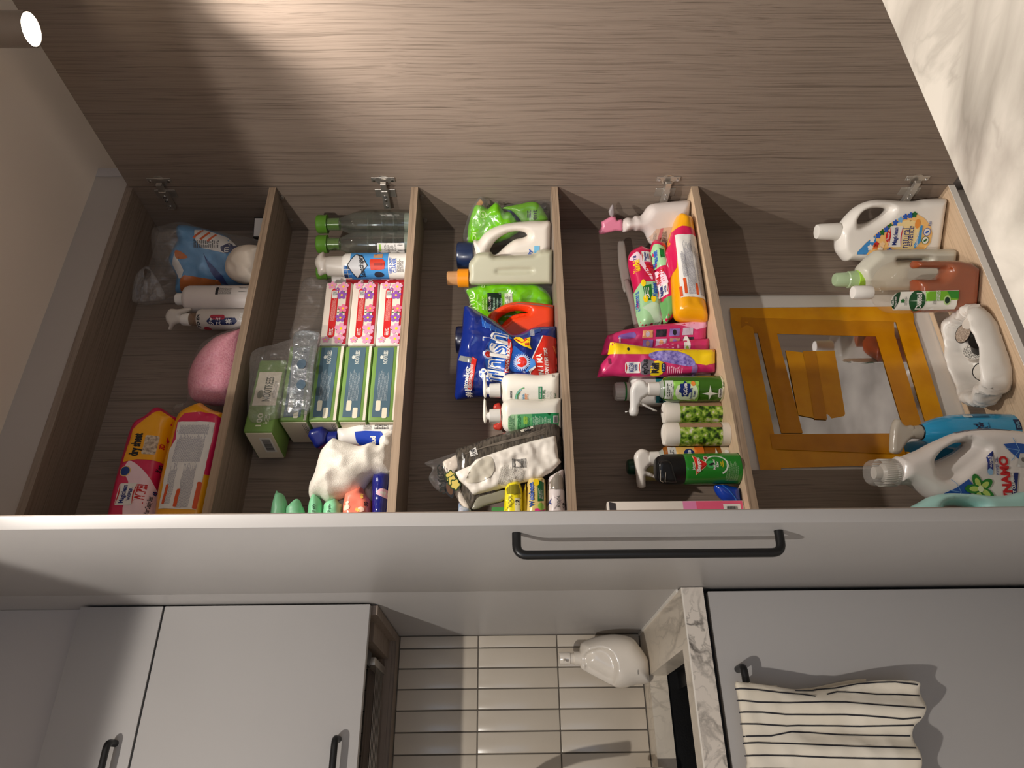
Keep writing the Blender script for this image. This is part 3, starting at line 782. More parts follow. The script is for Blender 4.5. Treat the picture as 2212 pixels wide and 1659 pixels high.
prn(o, 'red_print', M(180, 40, 62, .45), ell(arc(e, 453, 710, 22), .009, .009), mp, 1)
tx(o, 'ITO EN', INK, arc(e, 437, 695, 22), .036, .008, mp, 2, bold=.05)
tx(o, 'mine', PRNT, arc(e, 528, 690, 22), .03, .012, mp, 3)

e = T('pink_cloth', 'folded pink microfibre cloth in a clear sleeve on the top shelf', 'cloth', 470, 790, .062, S1, rz=-.35)
ol = [(890, 500), (870, 330), (910, 190), (980, 80), (1060, 0), (1150, -60), (1250, -130), (1380, -140), (1400, 100), (1380, 300), (1330, 560), (1190, 570), (1010, 555)]
puff(e, 'cloth', noisemat('pink_microfibre', [(.3, (232, 140, 158)), (.6, (246, 172, 186))], 260, .9, 3, .5), PX(e, c2(ol), 0, .035), T_=.045, R=.05, wr=.009, wsc=14)
puff(e, 'sleeve', FILM, PX(e, c2([(760, 560), (860, 520), (860, 320), (900, 180), (1040, -20), (1250, -150), (1390, -160), (1420, 100), (1400, 300), (1350, 600), (1190, 600), (900, 620), (740, 640)]), 0, .035), T_=.052, R=.05, wr=.006, wsc=22)

# ---- wiper packs
def wiper_back(e, o, mp, yp, lab, nlines, bars):
    lb = prn(o, 'text_panel', PRNT, lab, mp, 2)
    return lb
e = T('wiper_refill_pack', 'pink and yellow dry sheet wipes pack with logo, upper of two on top shelf', 'wipes pack', 380, 1000, .062, S1, rz=0, group='floor wiper refill packs')
OA = [(150, 1540), (200, 1310), (260, 1090), (360, 770), (480, 670), (600, 588), (720, 660), (762, 690), (715, 800), (690, 960), (650, 1120), (600, 1340), (560, 1540), (500, 1950), (70, 1950)]
o, mp = puff(e, 'pack', PINKP, PX(e, c2(OA)), T_=.030, R=.035, wr=.004, wsc=22)
y0 = -.028
prn(o, 'yellow_print', YELP, PX(e, c2([(272, 1075), (365, 780), (480, 682), (600, 600), (715, 668), (750, 695), (706, 800), (682, 960), (660, 1058), (400, 1052)]), y0), mp, 1)
prn(o, 'white_glow', M(246, 214, 222, .4), PX(e, c2([(330, 1065), (420, 1110), (520, 1230), (560, 1400), (550, 1560), (280, 1560), (330, 1300), (290, 1160)]), y0), mp, 1, sm=3)
shield(e, o, (253, 294, 1045, 1092), mp, y0)
txp(e, o, '1WIPE!', REDI, 292, 314, 1047, 1088, mp, y0, 3, bold=.05)
txp(e, o, 'dry sheet', INK, 285, 312, 938, 987, mp, y0, 3, bold=.05)
txp(e, o, 'Floor Cleaning Sheet', INK, 313, 323, 1070, 1108, mp, y0, 3)
txp(e, o, '40', NAVYI, 325, 334, 1057, 1067, mp, y0, 3, bold=.05)
txp(e, o, '3D', REDI, 343, 351, 957, 968, mp, y0, 3, bold=.05)
txp(e, o, 'Kao', INK, 335, 344, 1000, 1016, mp, y0, 3, bold=.03)
c, w, h = box_ab(e, 260, 284, 1008, 1030, y0); prn(o, 'round_emblem', M(232, 196, 120, .4), ell(c, w/2, h/2), mp, 2); prn(o, 'round_emblem', M(24, 60, 130, .4), ell(c, w*.42, h*.42), mp, 3)
c, w, h = box_ab(e, 312, 340, 940, 985, y0); prn(o, 'photo_print', noisemat('fibre_print', [(.3, (120, 96, 84)), (.6, (214, 196, 172))], 160, .5), rect(c, w*.9, h, .004), mp, 2)

def textpack(e, o, mp, y0, lab, bars, lines, k=2):
    lb = prn(o, 'text_panel', PRNT, PX(e, lab, y0), mp, k)
    for q in bars:
        c, w, h = box_ab(e, *q, y0); prn(lb, 'heading_bar', M(220, 84, 30, .5), rect(c, w, h, min(w, h)*.3), mp, k+2)
    for q, n in lines:
        c, w, h = box_ab(e, *q, y0); fine(lb, M(60, 60, 110, .6, var=0), c, w, h, n, mp, k+1, .42, ragged=.2)
    return lb
e = T('wiper_refill_pack', 'pink and yellow wipes pack with white text panel, lower of two on the top shelf', 'wipes pack', 440, 1000, .045, S1, rz=0, group='floor wiper refill packs')
OB = [(570, 1540), (600, 1330), (640, 1140), (690, 950), (760, 700), (830, 620), (970, 556), (1020, 575), (1100, 620), (1165, 660), (1240, 700), (1210, 1000), (1130, 1400), (1050, 1950), (500, 1950)]
o, mp = puff(e, 'pack', YELP, PX(e, c2(OB), 0, .035), T_=.034, R=.035, wr=.004, wsc=22)
y0 = -.032
prn(o, 'pink_print', PINKP, PX(e, c2([(700, 950), (760, 705), (830, 640), (970, 620), (1090, 640), (1220, 700), (1130, 1180), (650, 1180)]), y0), mp, 1)
textpack(e, o, mp, y0, c2([(765, 715), (1095, 715), (1060, 900), (925, 1500), (590, 1490), (640, 1230), (690, 960), (750, 870)]),
         [(355, 361, 1047, 1090), (379, 387, 1057, 1096), (422, 431, 1042, 1100)],
         [((362, 378, 1000, 1090), 6), ((390, 418, 1000, 1098), 12), ((380, 440, 940, 1000), 22), ((390, 452, 918, 940), 24)])

# ---------------------------------------------------------------- second bay
GCAP = M(96, 150, 44, .35)
def clear_bottle(label, y, Y, x_top, r, lid, body=915, tag_=False, rzz=None):
    e = T('clear_bottle', label, 'bottle', 800, y, Y, S2, group='clear bottles with green lids')
    o, rf = L(e, 'body', CLEAR, [(body, 0), (body, r), (772, r), (765, r-1), (748, r*.72), (736, 13.5), (707, 13.5)])
    L(e, 'lid', GCAP, [(708, lid), (704, lid), (703, lid*.97), (690, lid), (686, lid*.94), (685, lid*.85), (684, 0)], ground=False)
    L(e, 'stopper', M(120, 165, 60, .2, alpha=.75), [(734, 0), (734, 13), (707, 13.2), (707, 0)], ground=False)
    L(e, 'base', M(205, 214, 200, .1, alpha=.45), [(body, 0), (body, r*.96), (876, r*.97), (876, 0)])
    for q in (800, 830, 855): L(e, 'moulded_ring', CLEAR, [(q, r*1.0), (q-1.5, r*1.012), (q-3, r*1.0)], ground=False)
    if tag_:
        mp = cylmap(rf); lb = prn(o, 'label', PRNT, [arc(e, x, yy, r) for x, yy in ((819, 545), (877, 545), (877, 525), (819, 525))], mp, 2, .006)
        a, b = arc(e, 868, 535, r); barcode(lb, INK, (a, b), .016, .014, mp, 3, False); a, b = arc(e, 846, 535, r); fine(lb, GREI, (a, b), .018, .03, 7, mp, 3)
        a, b = arc(e, 825, 535, r); prn(lb, 'green_stripe', LGRI, rect((a, b), .018, .005), mp, 3)
    return e
clear_bottle('clear bottle with green lid, nearest the right cabinet side on the second shelf', 484, .085, 687, 25, 20)
clear_bottle('clear bottle with green lid and barcode label, beside the blue aerosol can', 527, .065, 683, 26, 19.5, tag_=True)
clear_bottle('clear bottle with green lid half hidden behind the blue aerosol can', 588, .141, 690, 20, 15)

def scotch(e, yc, col, base, front=True):
    o, rf = L(e, 'can', WHP, [(890, 0), (890, 27.5), (886, 28.3), (760, 28.3), (748, 27), (743, 23), (742, 21)])
    L(e, 'collar', M(214, 206, 196, .35), [(744, 22), (712, 21.5), (708, 20), (706, 13), (706, 0)], ground=False)
    mp = cylmap(lambda b: np.full(np.shape(b), 28.4*sc(e)))
    bl = prn(o, 'colour_label', col, [(sx*.0475*1.0, hx(e, x)) for sx, x in ((-1, 842), (1, 842), (1, 762), (-1, 762))], mp, 1, .006)
    return o, mp, bl
e = T('fabric_cleaner_can', 'blue and white fabric and carpet cleaner aerosol can with white nozzle', 'aerosol can', 780, 575, .040, S2)
o, mp, bl = scotch(e, 575, M(70, 148, 214, .3, coat=.3), WHP)
puff(e, 'nozzle', M(216, 206, 194, .3), PX(e, c3([(665, 690), (690, 630), (740, 596), (755, 640), (790, 650), (790, 775), (745, 800), (705, 808), (685, 750)])), T_=.017, R=.012, step=.004)
A = lambda x, y: arc(e, x, y, 28.4)
for dx in range(4):
    for dy in range(3):
        prn(bl, 'checker', M(20, 44, 84, .4) if (dx+dy) % 3 == 0 else M(44, 104, 170, .4), [A(748+9*dx, 600-9*dy-.6), A(756+9*dx, 600-9*dy-.6), A(756+9*dx, 592-9*dy), A(748+9*dx, 592-9*dy)], mp, 2) if dx < 2 or dy == 0 else None
hexp = [A(x, y) for x, y in c3([(975, 715), (1050, 620), (1110, 640), (1160, 720), (1090, 800), (1060, 830)])]
hx_ = prn(bl, 'diamond_emblem', INK, hexp, mp, 3); cc = np.mean(hexp, 0)
prn(hx_, 'diamond_emblem', M(200, 200, 202, .4), [tuple(cc+(np.array(p)-cc)*.9) for p in hexp], mp, 4)
tx(hx_, 'Scotchgard', INK, A(787, 575), .058, .016, mp, 6, rot=.12, bold=.03)
ch = prn(bl, 'red_chair_print', M(206, 56, 34, .45), [A(x, y) for x, y in c3([(1175, 690), (1180, 665), (1290, 665), (1310, 690), (1305, 750), (1250, 760), (1185, 758)])], mp, 3)
prn(ch, 'chair_shade', M(150, 34, 24, .45), [A(x, y) for x, y in c3([(1215, 700), (1290, 700), (1290, 720), (1215, 720)])], mp, 4)
prn(bl, 'brown_print', M(190, 140, 100, .45), [A(x, y) for x, y in c3([(1205, 625), (1285, 620), (1285, 655), (1205, 655)])], mp, 3)
prn(bl, 'dark_print', M(40, 42, 56, .45), [A(x, y) for x, y in c3([(1215, 790), (1250, 772), (1295, 790), (1290, 815), (1230, 820)])], mp, 3, sm=3)
tx(o, 'FABRIC & CARPET', BLUI, A(847, 573), .040, .007, mp, 3); tx(o, 'CLEANER', BLUI, A(856, 573), .036, .009, mp, 3)
a, b = A(868, 573); fine(o, GREI, (a, b), .034, .016, 4, mp, 3)
e = T('fabric_protector_can', 'red and white aerosol can hidden behind the blue fabric cleaner can', 'aerosol can', 780, 603, .090, S2)
o, rf = L(e, 'can', M(196, 30, 44, .3, coat=.3), [(890, 0), (890, 24), (762, 24), (752, 21)])
L(e, 'cap', M(222, 214, 206, .35), [(752, 21), (722, 19), (719, 15), (719, 0)], ground=False)
tx(o, 'Scotch', PRNT, arc(e, 785, 606, 24), .03, .011, cylmap(rf), 2); tx(o, 'DS', PRNT, arc(e, 805, 606, 24), .014, .012, cylmap(rf), 2)

def rbox(e, name, mat, w, h, d, b=.006, y0=0., x0=0.):
    return box(name, mat, e, x0-w/2, x0+w/2, y0, y0+d, .0005, h, b, 3)
# floral tissue packs (three, stacked)
FW, FH = .178, .0665
for i in range(3):
    lbl = ['topmost', 'middle', 'bottom'][i]
    e = T('floral_tissue_pack', '%s floral tissue pack with red strip in the stack of three' % lbl, 'tissue pack', 720+63*i, 676, .045, S2, rz=-.08, dz=FH*(2-i), group='floral tissue packs')
    o = rbox(e, 'pack', M(236, 222, 208, .5, bump=.15, bscale=18), FW, FH-.0005, .10, .006)
    mp = planemap(0.)
    prn(o, 'red_base', M(178, 24, 44, .45), [(-FW/2+.004, .004), (FW/2-.004, .004), (FW/2-.004, .013), (-FW/2+.004, .013)], mp, 1)
    fl_ = prn(o, 'flower_field', M(232, 222, 204, .5), [(-FW/2+.004, .013), (FW/2-.004, .013), (FW/2-.004, .031), (-FW/2+.004, .031)], mp, 1)
    rs = prn(o, 'red_strip', M(208, 36, 38, .4), rect((.0, .041), .138, .017, .008), mp, 3)
    fine(rs, PRNT, (-.052, .041), .020, .010, 2, mp, 4, .7); fine(rs, M(238, 180, 172, .5), (.012, .041), .07, .011, 4, mp, 4)
    prn(rs, 'seal', PRNT, rect((.052, .041), .022, .013, .002), mp, 4); fine(rs, INK, (.055, .041), .012, .010, 5, mp, 5)
    rnd = random.Random(4)
    for (fx, fz, fr, cl) in ((-.072, .020, .014, PKI), (-.044, .018, .016, PKI), (-.014, .022, .013, PURI), (.012, .018, .012, M(234, 120, 150, .5)), (.05, .024, .013, PURI), (.074, .022, .014, PKI), (.078, .050, .011, PKI), (-.074, .052, .009, PKI), (.066, .036, .006, PURI)):
        pts = [(fx+fr*(.42+.58*abs(math.cos(2.5*t))**.55)*math.cos(t), min(.062, max(.005, fz+fr*(.42+.58*abs(math.cos(2.5*t))**.55)*math.sin(t)))) for t in [q*math.pi/25+fx*9 for q in range(50)]]
        f_ = prn(o, 'flower', cl, pts, mp, 4, .01); prn(f_, 'flower_eye', YELI, ell((fx, fz), fr*.22, fr*.22, 8), mp, 5, .01)
    for q in range(26):
        fx = rnd.uniform(-.08, .08); fz = rnd.uniform(.016, .03); an = rnd.uniform(0, 3)
        prn(o, 'leaf', rnd.choice((M(60, 90, 50, .5), M(40, 40, 48, .5), M(150, 90, 50, .5))), ell((fx, fz), rnd.uniform(.004, .008), .0014, 8, an), mp, 3, .01)
e = T('tissue_overwrap', 'torn clear overwrap standing above the floral tissue packs', 'plastic wrap', 650, 680, .075, S2, rz=-.1, dz=3*FH+.001)
puff(e, 'film', FILM2, PX(e, c3([(550, 880), (600, 840), (640, 825), (700, 850), (795, 880), (770, 1100), (740, 1250), (712, 1405), (560, 1385), (440, 1365), (470, 1250), (500, 1120)]), 0, .01), T_=.018, R=.03, wr=.008, wsc=24)

# green tissue packs
NW, NH = .196, .0655
GP = M(108, 142, 66, .5, bump=.15, bscale=22)
def noo(lbl, x, y, dz, rz, Y=.035, top=False):
    e = T('green_tissue_pack', lbl, 'tissue pack', x, y, Y, S2, rz=rz, dz=dz, group='green tissue packs')
    o = rbox(e, 'pack', GP, NW, NH-.0006, .118, .005); mp = planemap(0.)
    box('end_face', M(226, 214, 194, .6), o, -NW/2-.0012, -NW/2+.0008, .005, .113, .004, NH-.005)
    if not top:
        pn = prn(o, 'slate_panel', M(72, 98, 112, .5), [(-NW/2+.010, .017), (NW/2-.006, .017), (NW/2-.006, .055), (-NW/2+.010, .055)], mp, 2)
        prn(o, 'white_stripe', M(224, 212, 194, .6), [(-NW/2+.002, .0035), (NW/2-.002, .0035), (NW/2-.002, .0095), (-NW/2+.002, .0095)], mp, 2)
        tx(pn, 'NOOTREES', M(206, 208, 198, .5), (.066, .035), .036, .010, mp, 3); prn(pn, 'tree_mark', M(206, 208, 198, .5), ell((.066, .044), .005, .0035, 10), mp, 3)
        fine(pn, M(190, 196, 196, .6), (-.005, .036), .085, .024, 6, mp, 3, .3)
        for sx in (-.078, -.060):
            prn(pn, 'speech_bubble', M(222, 214, 190, .6), [(sx-.006, .028), (sx+.006, .028), (sx+.004, .036), (sx+.006, .047), (sx-.005, .046), (sx-.007, .034)] if False else rect((sx, .028 if sx < -.07 else .043), .026, .011, .003), mp, 3)
    else:
        lb = prn(o, 'white_label', M(222, 212, 192, .6), [(-.03, .006), (.062, .006), (.062, .058), (-.03, .058)], mp, 2)
        tx(lb, 'NOOTREES', M(70, 74, 58, .6), (.014, .030), .066, .018, mp, 3); prn(lb, 'tree_mark', M(110, 112, 90, .6), ell((.0, .045), .012, .007, 12), mp, 3); fine(lb, GREI, (.014, .014), .05, .008, 2, mp, 3)
        tx(o, '100', M(214, 214, 186, .6), (-.068, .034), .034, .012, mp, 3); fine(o, M(206, 210, 180, .6), (-.066, .018), .026, .012, 3, mp, 3)
        pb = lambda A, B, eps: np.stack([np.full(len(A), -NW/2-.0012-eps), A, B], 1)
        prn(o, 'barcode_label', PRNT, rect((.055, .024), .062, .026), pb, 1); barcode(o, INK, (.055, .024), .05, .018, pb, 2)
    if not top:
        pb = lambda A, B, eps: np.stack([np.full(len(A), -NW/2-.0012-eps), A, B], 1)
        fine(o, INK, (.06, .012), .09, .010, 2, pb, 1, .4)
    return e
for i in range(4):
    noo('green tissue pack with slate panel, %s of its stack of four' % ['lowest', 'second from the bottom', 'third from the bottom', 'uppermost'][i], 800-62*i, 826, NH*i, -.02)
noo('green tissue pack with white label and barcode end lying on top of the green stack', 580, 852, NH*4+.001, .10, .028, True)
e = T('clear_wrap', 'crinkled clear plastic wrap over the top green tissue packs', 'plastic wrap', 640, 830, .018, S2, rz=0, dz=NH*3-.004)
puff(e, 'film', FILM2, PX(e, c4([(60, 640), (80, 400), (100, 170), (300, 100), (430, 60), (520, 30), (710, 22), (700, 200), (660, 420), (630, 700), (430, 745), (300, 770), (100, 800)]), 0), T_=.010, R=.03, wr=.012, wsc=26, back=.1)
o, mp = puff(e, 'seal_strip', FILM3, PX(e, c4([(500, 25), (710, 22), (705, 120), (668, 320), (632, 690), (560, 712), (440, 740), (455, 500), (480, 250)]), 0), T_=.004, R=.01, wr=.003, wsc=40, y0=-.014)
for q in ((545, 275), (540, 460)): prn(o, 'round_mark', M(62, 80, 94, .5), ell(uv(e, *c4([q])[0], -.02), .012, .010), mp, 2)

# blue-capped cleaner bottle
e = T('blue_cap_bottle', 'white cleaner bottle with dark blue squirt cap and blue label beside the towel', 'bottle', 780, 948, .085, S2)
o, mp = puff(e, 'body', WHP, PX(e, r1([(545, 310), (560, 195), (720, 180), (830, 140), (940, 95), (1200, 75), (1535, 80), (1700, 90), (1700, 520), (1500, 540), (1000, 510), (720, 500), (580, 480), (550, 400)]), 0, .03), T_=.024, R=.022)
L(e, 'cap_collar', M(20, 34, 120, .35), [(730, 17), (711, 16.5), (709, 14), (709, 0)], ground=False)
puff(e, 'squirt_cap', M(20, 34, 120, .35, coat=.3), PX(e, r1([(60, 300), (90, 220), (290, 160), (320, 165), (370, 240), (400, 250), (400, 400), (380, 470), (250, 545), (170, 530), (130, 450), (55, 340)])), T_=.02, R=.012, k=2, step=.005)
lb = prn(o, 'blue_label', M(18, 62, 176, .35, coat=.3), PX(e, r1([(838, 258), (1020, 240), (1290, 250), (1340, 330), (1330, 470), (1200, 490), (920, 492), (870, 430)]), -.022), mp, 1)
txp(e, lb, 'pro', PRNT, 800, 812, 942, 960, mp, -.022, 2, rot=math.pi, bold=.06)
c, w, h = box_ab(e, 810, 840, 916, 927, -.02); barcode(o, INK, c, w, h, mp, 1, False); c, w, h = box_ab(e, 785, 803, 916, 928, -.02); fine(o, GREI, c, w, h, 8, mp, 1)
# towel
TERRY = noisemat('terry_towel', [(.25, (230, 218, 200)), (.6, (249, 242, 230))], 800, .95, 3, .6)
e = T('terry_towel', 'cream terry towel bundled on the second shelf', 'towel', 760, 1000, .045, S2, rz=0)
puff(e, 'towel', TERRY, PX(e, r1([(500, 392), (620, 430), (830, 492), (960, 520), (1150, 462), (1265, 520), (1275, 380), (1340, 222), (1520, 220), (1640, 300), (1600, 600), (1560, 900), (1300, 1005), (1150, 1065), (1000, 1230), (800, 1340), (600, 1400), (400, 1470), (250, 1390), (110, 1430), (55, 1320), (70, 1180), (150, 1000), (220, 750), (280, 600), (400, 460)]), 0, .03), T_=.043, R=.06, wr=.017, wsc=17, step=.005)
e = T('paper_sachet', 'small white paper sachet with print under the towel', 'sachet', 815, 1030, .06, S2, rz=0)
o, mp = puff(e, 'sachet', M(226, 200, 186, .6), PX(e, r1([(1000, 1240), (1150, 1080), (1300, 960), (1560, 880), (1560, 1080), (1180, 1180), (1140, 1450), (1080, 1500)]), 0, .03), T_=.006, R=.012, wr=.002)
c, w, h = box_ab(e, 790, 804, 1036, 1056, -.006); fine(o, INK, c, w, h, 5, mp, 1, rot=-.5)
e = T('red_capped_tube', 'red cap peeking out behind the towel on the second shelf', 'bottle', 800, 992, .13, S2)
L(e, 'body', M(214, 60, 40, .4), [(880, 0), (880, 16), (700, 16), (697, 12)]); L(e, 'cap', M(196, 40, 26, .4), [(700, 11), (690, 10), (689, 0)], ground=False)
# mint packs
MINT = M(140, 214, 164, .4, bump=.25, bscale=26)
def softpack(name, lbl, cat, mat, crop, pts, Y, Zb, T_=.02, R=.02, wr=.004, wsc=30, rz=0., group=None, xy=None, ground=.02, dz=0):
    px = crop(pts); xs = [p[0] for p in px]; ys = [p[1] for p in px]
    x, y = xy or ((min(xs)+max(xs))/2, (min(ys)+max(ys))/2)
    e = T(name, lbl, cat, x, y, Y, Zb, rz=rz, group=group, dz=dz)
    if dz: e.location.z = Zb+dz
    o, mp = puff(e, 'pack', mat, PX(e, px, 0, ground), T_=T_, R=R, wr=wr, wsc=wsc, step=.005)
    return e, o, mp
MG = 'mint green tissue packs'
def zfoot(crop, pts, Y):
    return min(at(x, y, Y=Y)[2] for x, y in crop(pts))
for pts, crop, lbl in (([(325, 1430), (350, 1445), (388, 1452), (420, 1550), (432, 1700), (420, 2050), (240, 2050), (270, 1660)], c4, 'topmost mint green soft pack by the left door'),
                       ([(440, 1560), (520, 1495), (548, 1540), (580, 1640), (600, 2050), (420, 2050), (410, 1640)], c4, 'mint green soft pack second from the top by the left door'),
                       ([(165, 1345), (250, 1400), (290, 1500), (320, 1700), (330, 2500), (0, 2500), (50, 1659), (90, 1450)], r1, 'mint green soft pack with print touching the towel'),
                       ([(380, 1490), (470, 1450), (540, 1430), (600, 1500), (640, 1600), (640, 2500), (330, 2500), (310, 1640)], r1, 'mint green and white soft pack just above the coral wipes')):
    z = zfoot(crop, pts, .04)
    e, o, mp = softpack('mint_tissue_pack', lbl, 'tissue pack', MINT, crop, pts, .05, z, T_=.030, R=.016, group=MG, ground=0)
    if crop is r1:
        c = uv(e, 678 if 'touch' in lbl else 712, 1098, -.03); tx(o, '5,com)' if False else '3-ply', M(40, 70, 50, .6), c, .018, .006, mp, 2)
CORAL = M(244, 128, 104, .35, coat=.3, bump=.15, bscale=24)
pts = [(690, 1360), (800, 1300), (900, 1255), (990, 1240), (1020, 1330), (1060, 1370), (1140, 1480), (1150, 1659), (1150, 2500), (640, 2500), (640, 1659), (670, 1430)]
e, o, mp = softpack('baby_wipes_pack', 'coral wipes pack marked 90 below the mint packs', 'wipes pack', CORAL, r1, pts, .05, zfoot(r1, pts, .05), T_=.034, R=.02, ground=0)
txp(e, o, '90', INK, 787, 795, 1084, 1094, mp, -.03, 2, bold=.03)
for q in ((700, 1560, 60), (950, 1600, 55), (720, 1480, 30)): prn(o, 'cream_blob', M(250, 206, 184, .5), ell(uv(e, *r1([q[:2]])[0], -.03), q[2]*.00011, q[2]*.00013, 12), mp, 1)
for q in ((965, 1385), (880, 1600), (960, 1335), (910, 1620)): prn(o, 'yellow_dot', M(246, 190, 90, .5), ell(uv(e, *r1([q])[0], -.03), .0035, .003, 10), mp, 2)
pts = [(1150, 1070), (1240, 1020), (1330, 985), (1440, 1040), (1560, 1060), (1560, 2500), (1140, 2500), (1140, 1500)]
e, o, mp = softpack('navy_wipes_pack', 'glossy navy pack with pink oval emblem at the bottom of the pack pile', 'wipes pack', M(18, 26, 110, .2, coat=.6, bump=.3, bscale=22), r1, pts, .05, S2, T_=.036, R=.02, wr=.005)
pe = prn(o, 'pink_oval', M(240, 190, 206, .4), PX(e, r1([(1205, 1320), (1260, 1250), (1350, 1235), (1440, 1250), (1440, 1370), (1330, 1375), (1250, 1350)]), -.034), mp, 1, sm=3)
c = uv(e, 829, 1065, -.034); prn(pe, 'cross', PRNT, rect(c, .014, .005), mp, 2); prn(pe, 'cross', PRNT, rect(c, .005, .014), mp, 2)
# ---------------------------------------------------------------- third bay
GPO = M(110, 190, 12, .22, coat=.5, bump=.2, bscale=22)
e = T('green_refill_pouch', 'bright green detergent refill pouch leaning in the right corner of the third shelf', 'refill pouch', 1100, 470, .068, S3, rz=-.86)
o, mp = puff(e, 'clear_pouch', FILM2, PX(e, c5([(495, 500), (515, 380), (560, 240), (610, 150), (655, 103), (700, 125), (745, 195), (800, 138), (850, 180), (960, 160), (1150, 140), (1300, 150), (1340, 300), (1300, 420), (1100, 500), (800, 545), (560, 540)]), 0, .02), T_=.026, R=.04, wr=.006, wsc=20)
o, mp = puff(e, 'pouch', GPO, PX(e, c5([(540, 480), (545, 360), (600, 190), (660, 170), (720, 210), (790, 150), (830, 180), (870, 235), (930, 240), (1000, 320), (1000, 420), (800, 520), (560, 520)]), 0, .02), T_=.024, R=.03, wr=.013, wsc=26, y0=-.002, k=2)
prn(o, 'brown_tab', M(176, 128, 70, .5), PX(e, c5([(610, 180), (650, 130), (680, 160), (665, 185)]), -.02), mp, 2)
prn(o, 'navy_edge', M(18, 40, 84, .4), PX(e, c5([(880, 225), (930, 222), (1020, 325), (985, 330), (930, 255)]), -.02), mp, 2)
c = uv(e, *c5([(675, 265)])[0], -.028); prn(o, 'round_mark', M(190, 226, 130, .5), band(ell(c, .009, .0075, 24, 0, 0, 6.2), .0016), mp, 2); prn(o, 'leaf_mark', M(214, 240, 170, .5), ell(c, .0035, .002, 10, .7), mp, 2)
tx(o, 'DI', M(214, 240, 160, .5), uv(e, *c5([(600, 460)])[0], -.028), .022, .010, mp, 2, bold=0)
o, mp = puff(e, 'front_panel', M(96, 150, 40, .25, coat=.4), PX(e, c5([(850, 200), (1000, 165), (1150, 145), (1230, 240), (1250, 320), (1100, 400), (1030, 330), (940, 230)]), 0), T_=.012, R=.02, wr=.003, y0=-.012)
tx(o, 'ent', INK, uv(e, *c5([(1140, 265)])[0], -.024), .026, .010, mp, 2); fine(o, INK, uv(e, *c5([(1090, 260)])[0], -.024), .02, .012, 2, mp, 2)

e = T('white_detergent_bottle', 'white detergent bottle with loop handle and navy cap on the third shelf', 'detergent bottle', 1100, 552, .105, S3, rz=-.80)
o, mp = puff(e, 'body', M(238, 228, 216, .32, coat=.2), PX(e, c5([(590, 505), (640, 493), (690, 430), (760, 385), (880, 345), (1050, 325), (1200, 320), (1300, 345), (1345, 600), (1345, 720), (1150, 745), (900, 745), (700, 720), (640, 690), (590, 690)]), 0, .02),
            holes=[PX(e, c5([(740, 590), (755, 550), (800, 490), (880, 436), (960, 414), (1040, 420), (1072, 448), (1040, 468), (960, 488), (880, 545), (810, 610), (770, 620)]))], T_=.030, R=.020, step=.005)
L(e, 'cap', M(22, 40, 74, .3, coat=.3), [(1024, 27), (1022, 29), (992, 29), (988, 27), (987, 22), (987, 0)], ground=False)
L(e, 'neck', M(232, 222, 210, .35), [(1032, 22), (1024, 22), (1022, 0)], ground=False)
tx(o, 'lly', BLUI, uv(e, *c5([(1100, 605)])[0], -.03), .02, .012, mp, 2); prn(o, 'blue_square', M(120, 190, 230, .5), rect(uv(e, *c5([(1160, 575)])[0], -.03), .018, .014), mp, 2)

TRL = M(214, 212, 186, .32, alpha=.80, var=.02)
e = T('translucent_refill_bottle', 'translucent cream bottle with orange cap on the third shelf', 'bottle', 1100, 590, .078, S3, rz=-.72)
puff(e, 'body', TRL, PX(e, c5([(552, 700), (590, 650), (630, 606), (755, 600), (785, 634), (1130, 616), (1160, 586), (1315, 580), (1345, 700), (1345, 860), (1250, 885), (800, 890), (560, 890), (552, 790)]), 0, .02), T_=.036, R=.012, step=.005, k=2,
     dents=[(PX(e, c5([(800, 735), (1110, 725), (1115, 790), (805, 800)])), .006, .008)])
L(e, 'cap', M(244, 152, 24, .3, alpha=.95), [(1013, 19), (1012, 20), (990, 20), (989, 18)], oy=-.006, ox=-.012, ground=False)
L(e, 'cap_sleeve', M(232, 176, 120, .2, alpha=.6), [(989, 15.5), (968, 15), (966, 13), (966, 0)], oy=-.006, ox=-.012, ground=False)

e = T('green_refill_pouch', 'green refill pouch with dark ingredient panel behind the orange bottle', 'refill pouch', 1100, 655, .125, S3, rz=-.42)
o, mp = puff(e, 'clear_pouch', FILM2, PX(e, r8([(115, 340), (180, 268), (400, 190), (620, 145), (840, 118), (1100, 145), (1350, 165), (1600, 180), (1960, 200), (2100, 300), (2100, 950), (1500, 1150), (800, 1150), (400, 900), (230, 660), (190, 480)]), 0, .02), T_=.018, R=.03, wr=.004, wsc=20)
o, mp = puff(e, 'pouch', GPO, PX(e, r8([(150, 345), (300, 280), (500, 225), (840, 185), (1100, 200), (1400, 215), (1570, 238), (1740, 340), (1850, 560), (1900, 900), (1500, 1080), (800, 1080), (420, 850), (250, 640), (205, 470)]), 0, .005), T_=.018, R=.03, wr=.010, wsc=24, y0=-.002, k=2)
pn = prn(o, 'dark_panel', M(14, 40, 26, .4), PX(e, r8([(575, 385), (848, 378), (862, 700), (590, 770)]), -.03), mp, 2)
txp(e, pn, 'free from', PRNT, 1054, 1060, 641, 669, mp, -.03, 3)
for i, wd in enumerate(('Parabens', 'Phosphates', 'Phthalates')): txp(e, pn, wd, M(150, 190, 160, .5), 1064+8*i, 1069+8*i, 643, 668, mp, -.03, 3)
txp(e, o, 'me', M(226, 246, 190, .5), 1013, 1026, 634, 662, mp, -.03, 3, bold=-.01); txp(e, o, 'D', M(226, 246, 190, .5), 1040, 1047, 612, 620, mp, -.03, 3)
txp(e, o, 'detergent', M(176, 224, 110, .5), 1028, 1035, 634, 668, mp, -.03, 3)
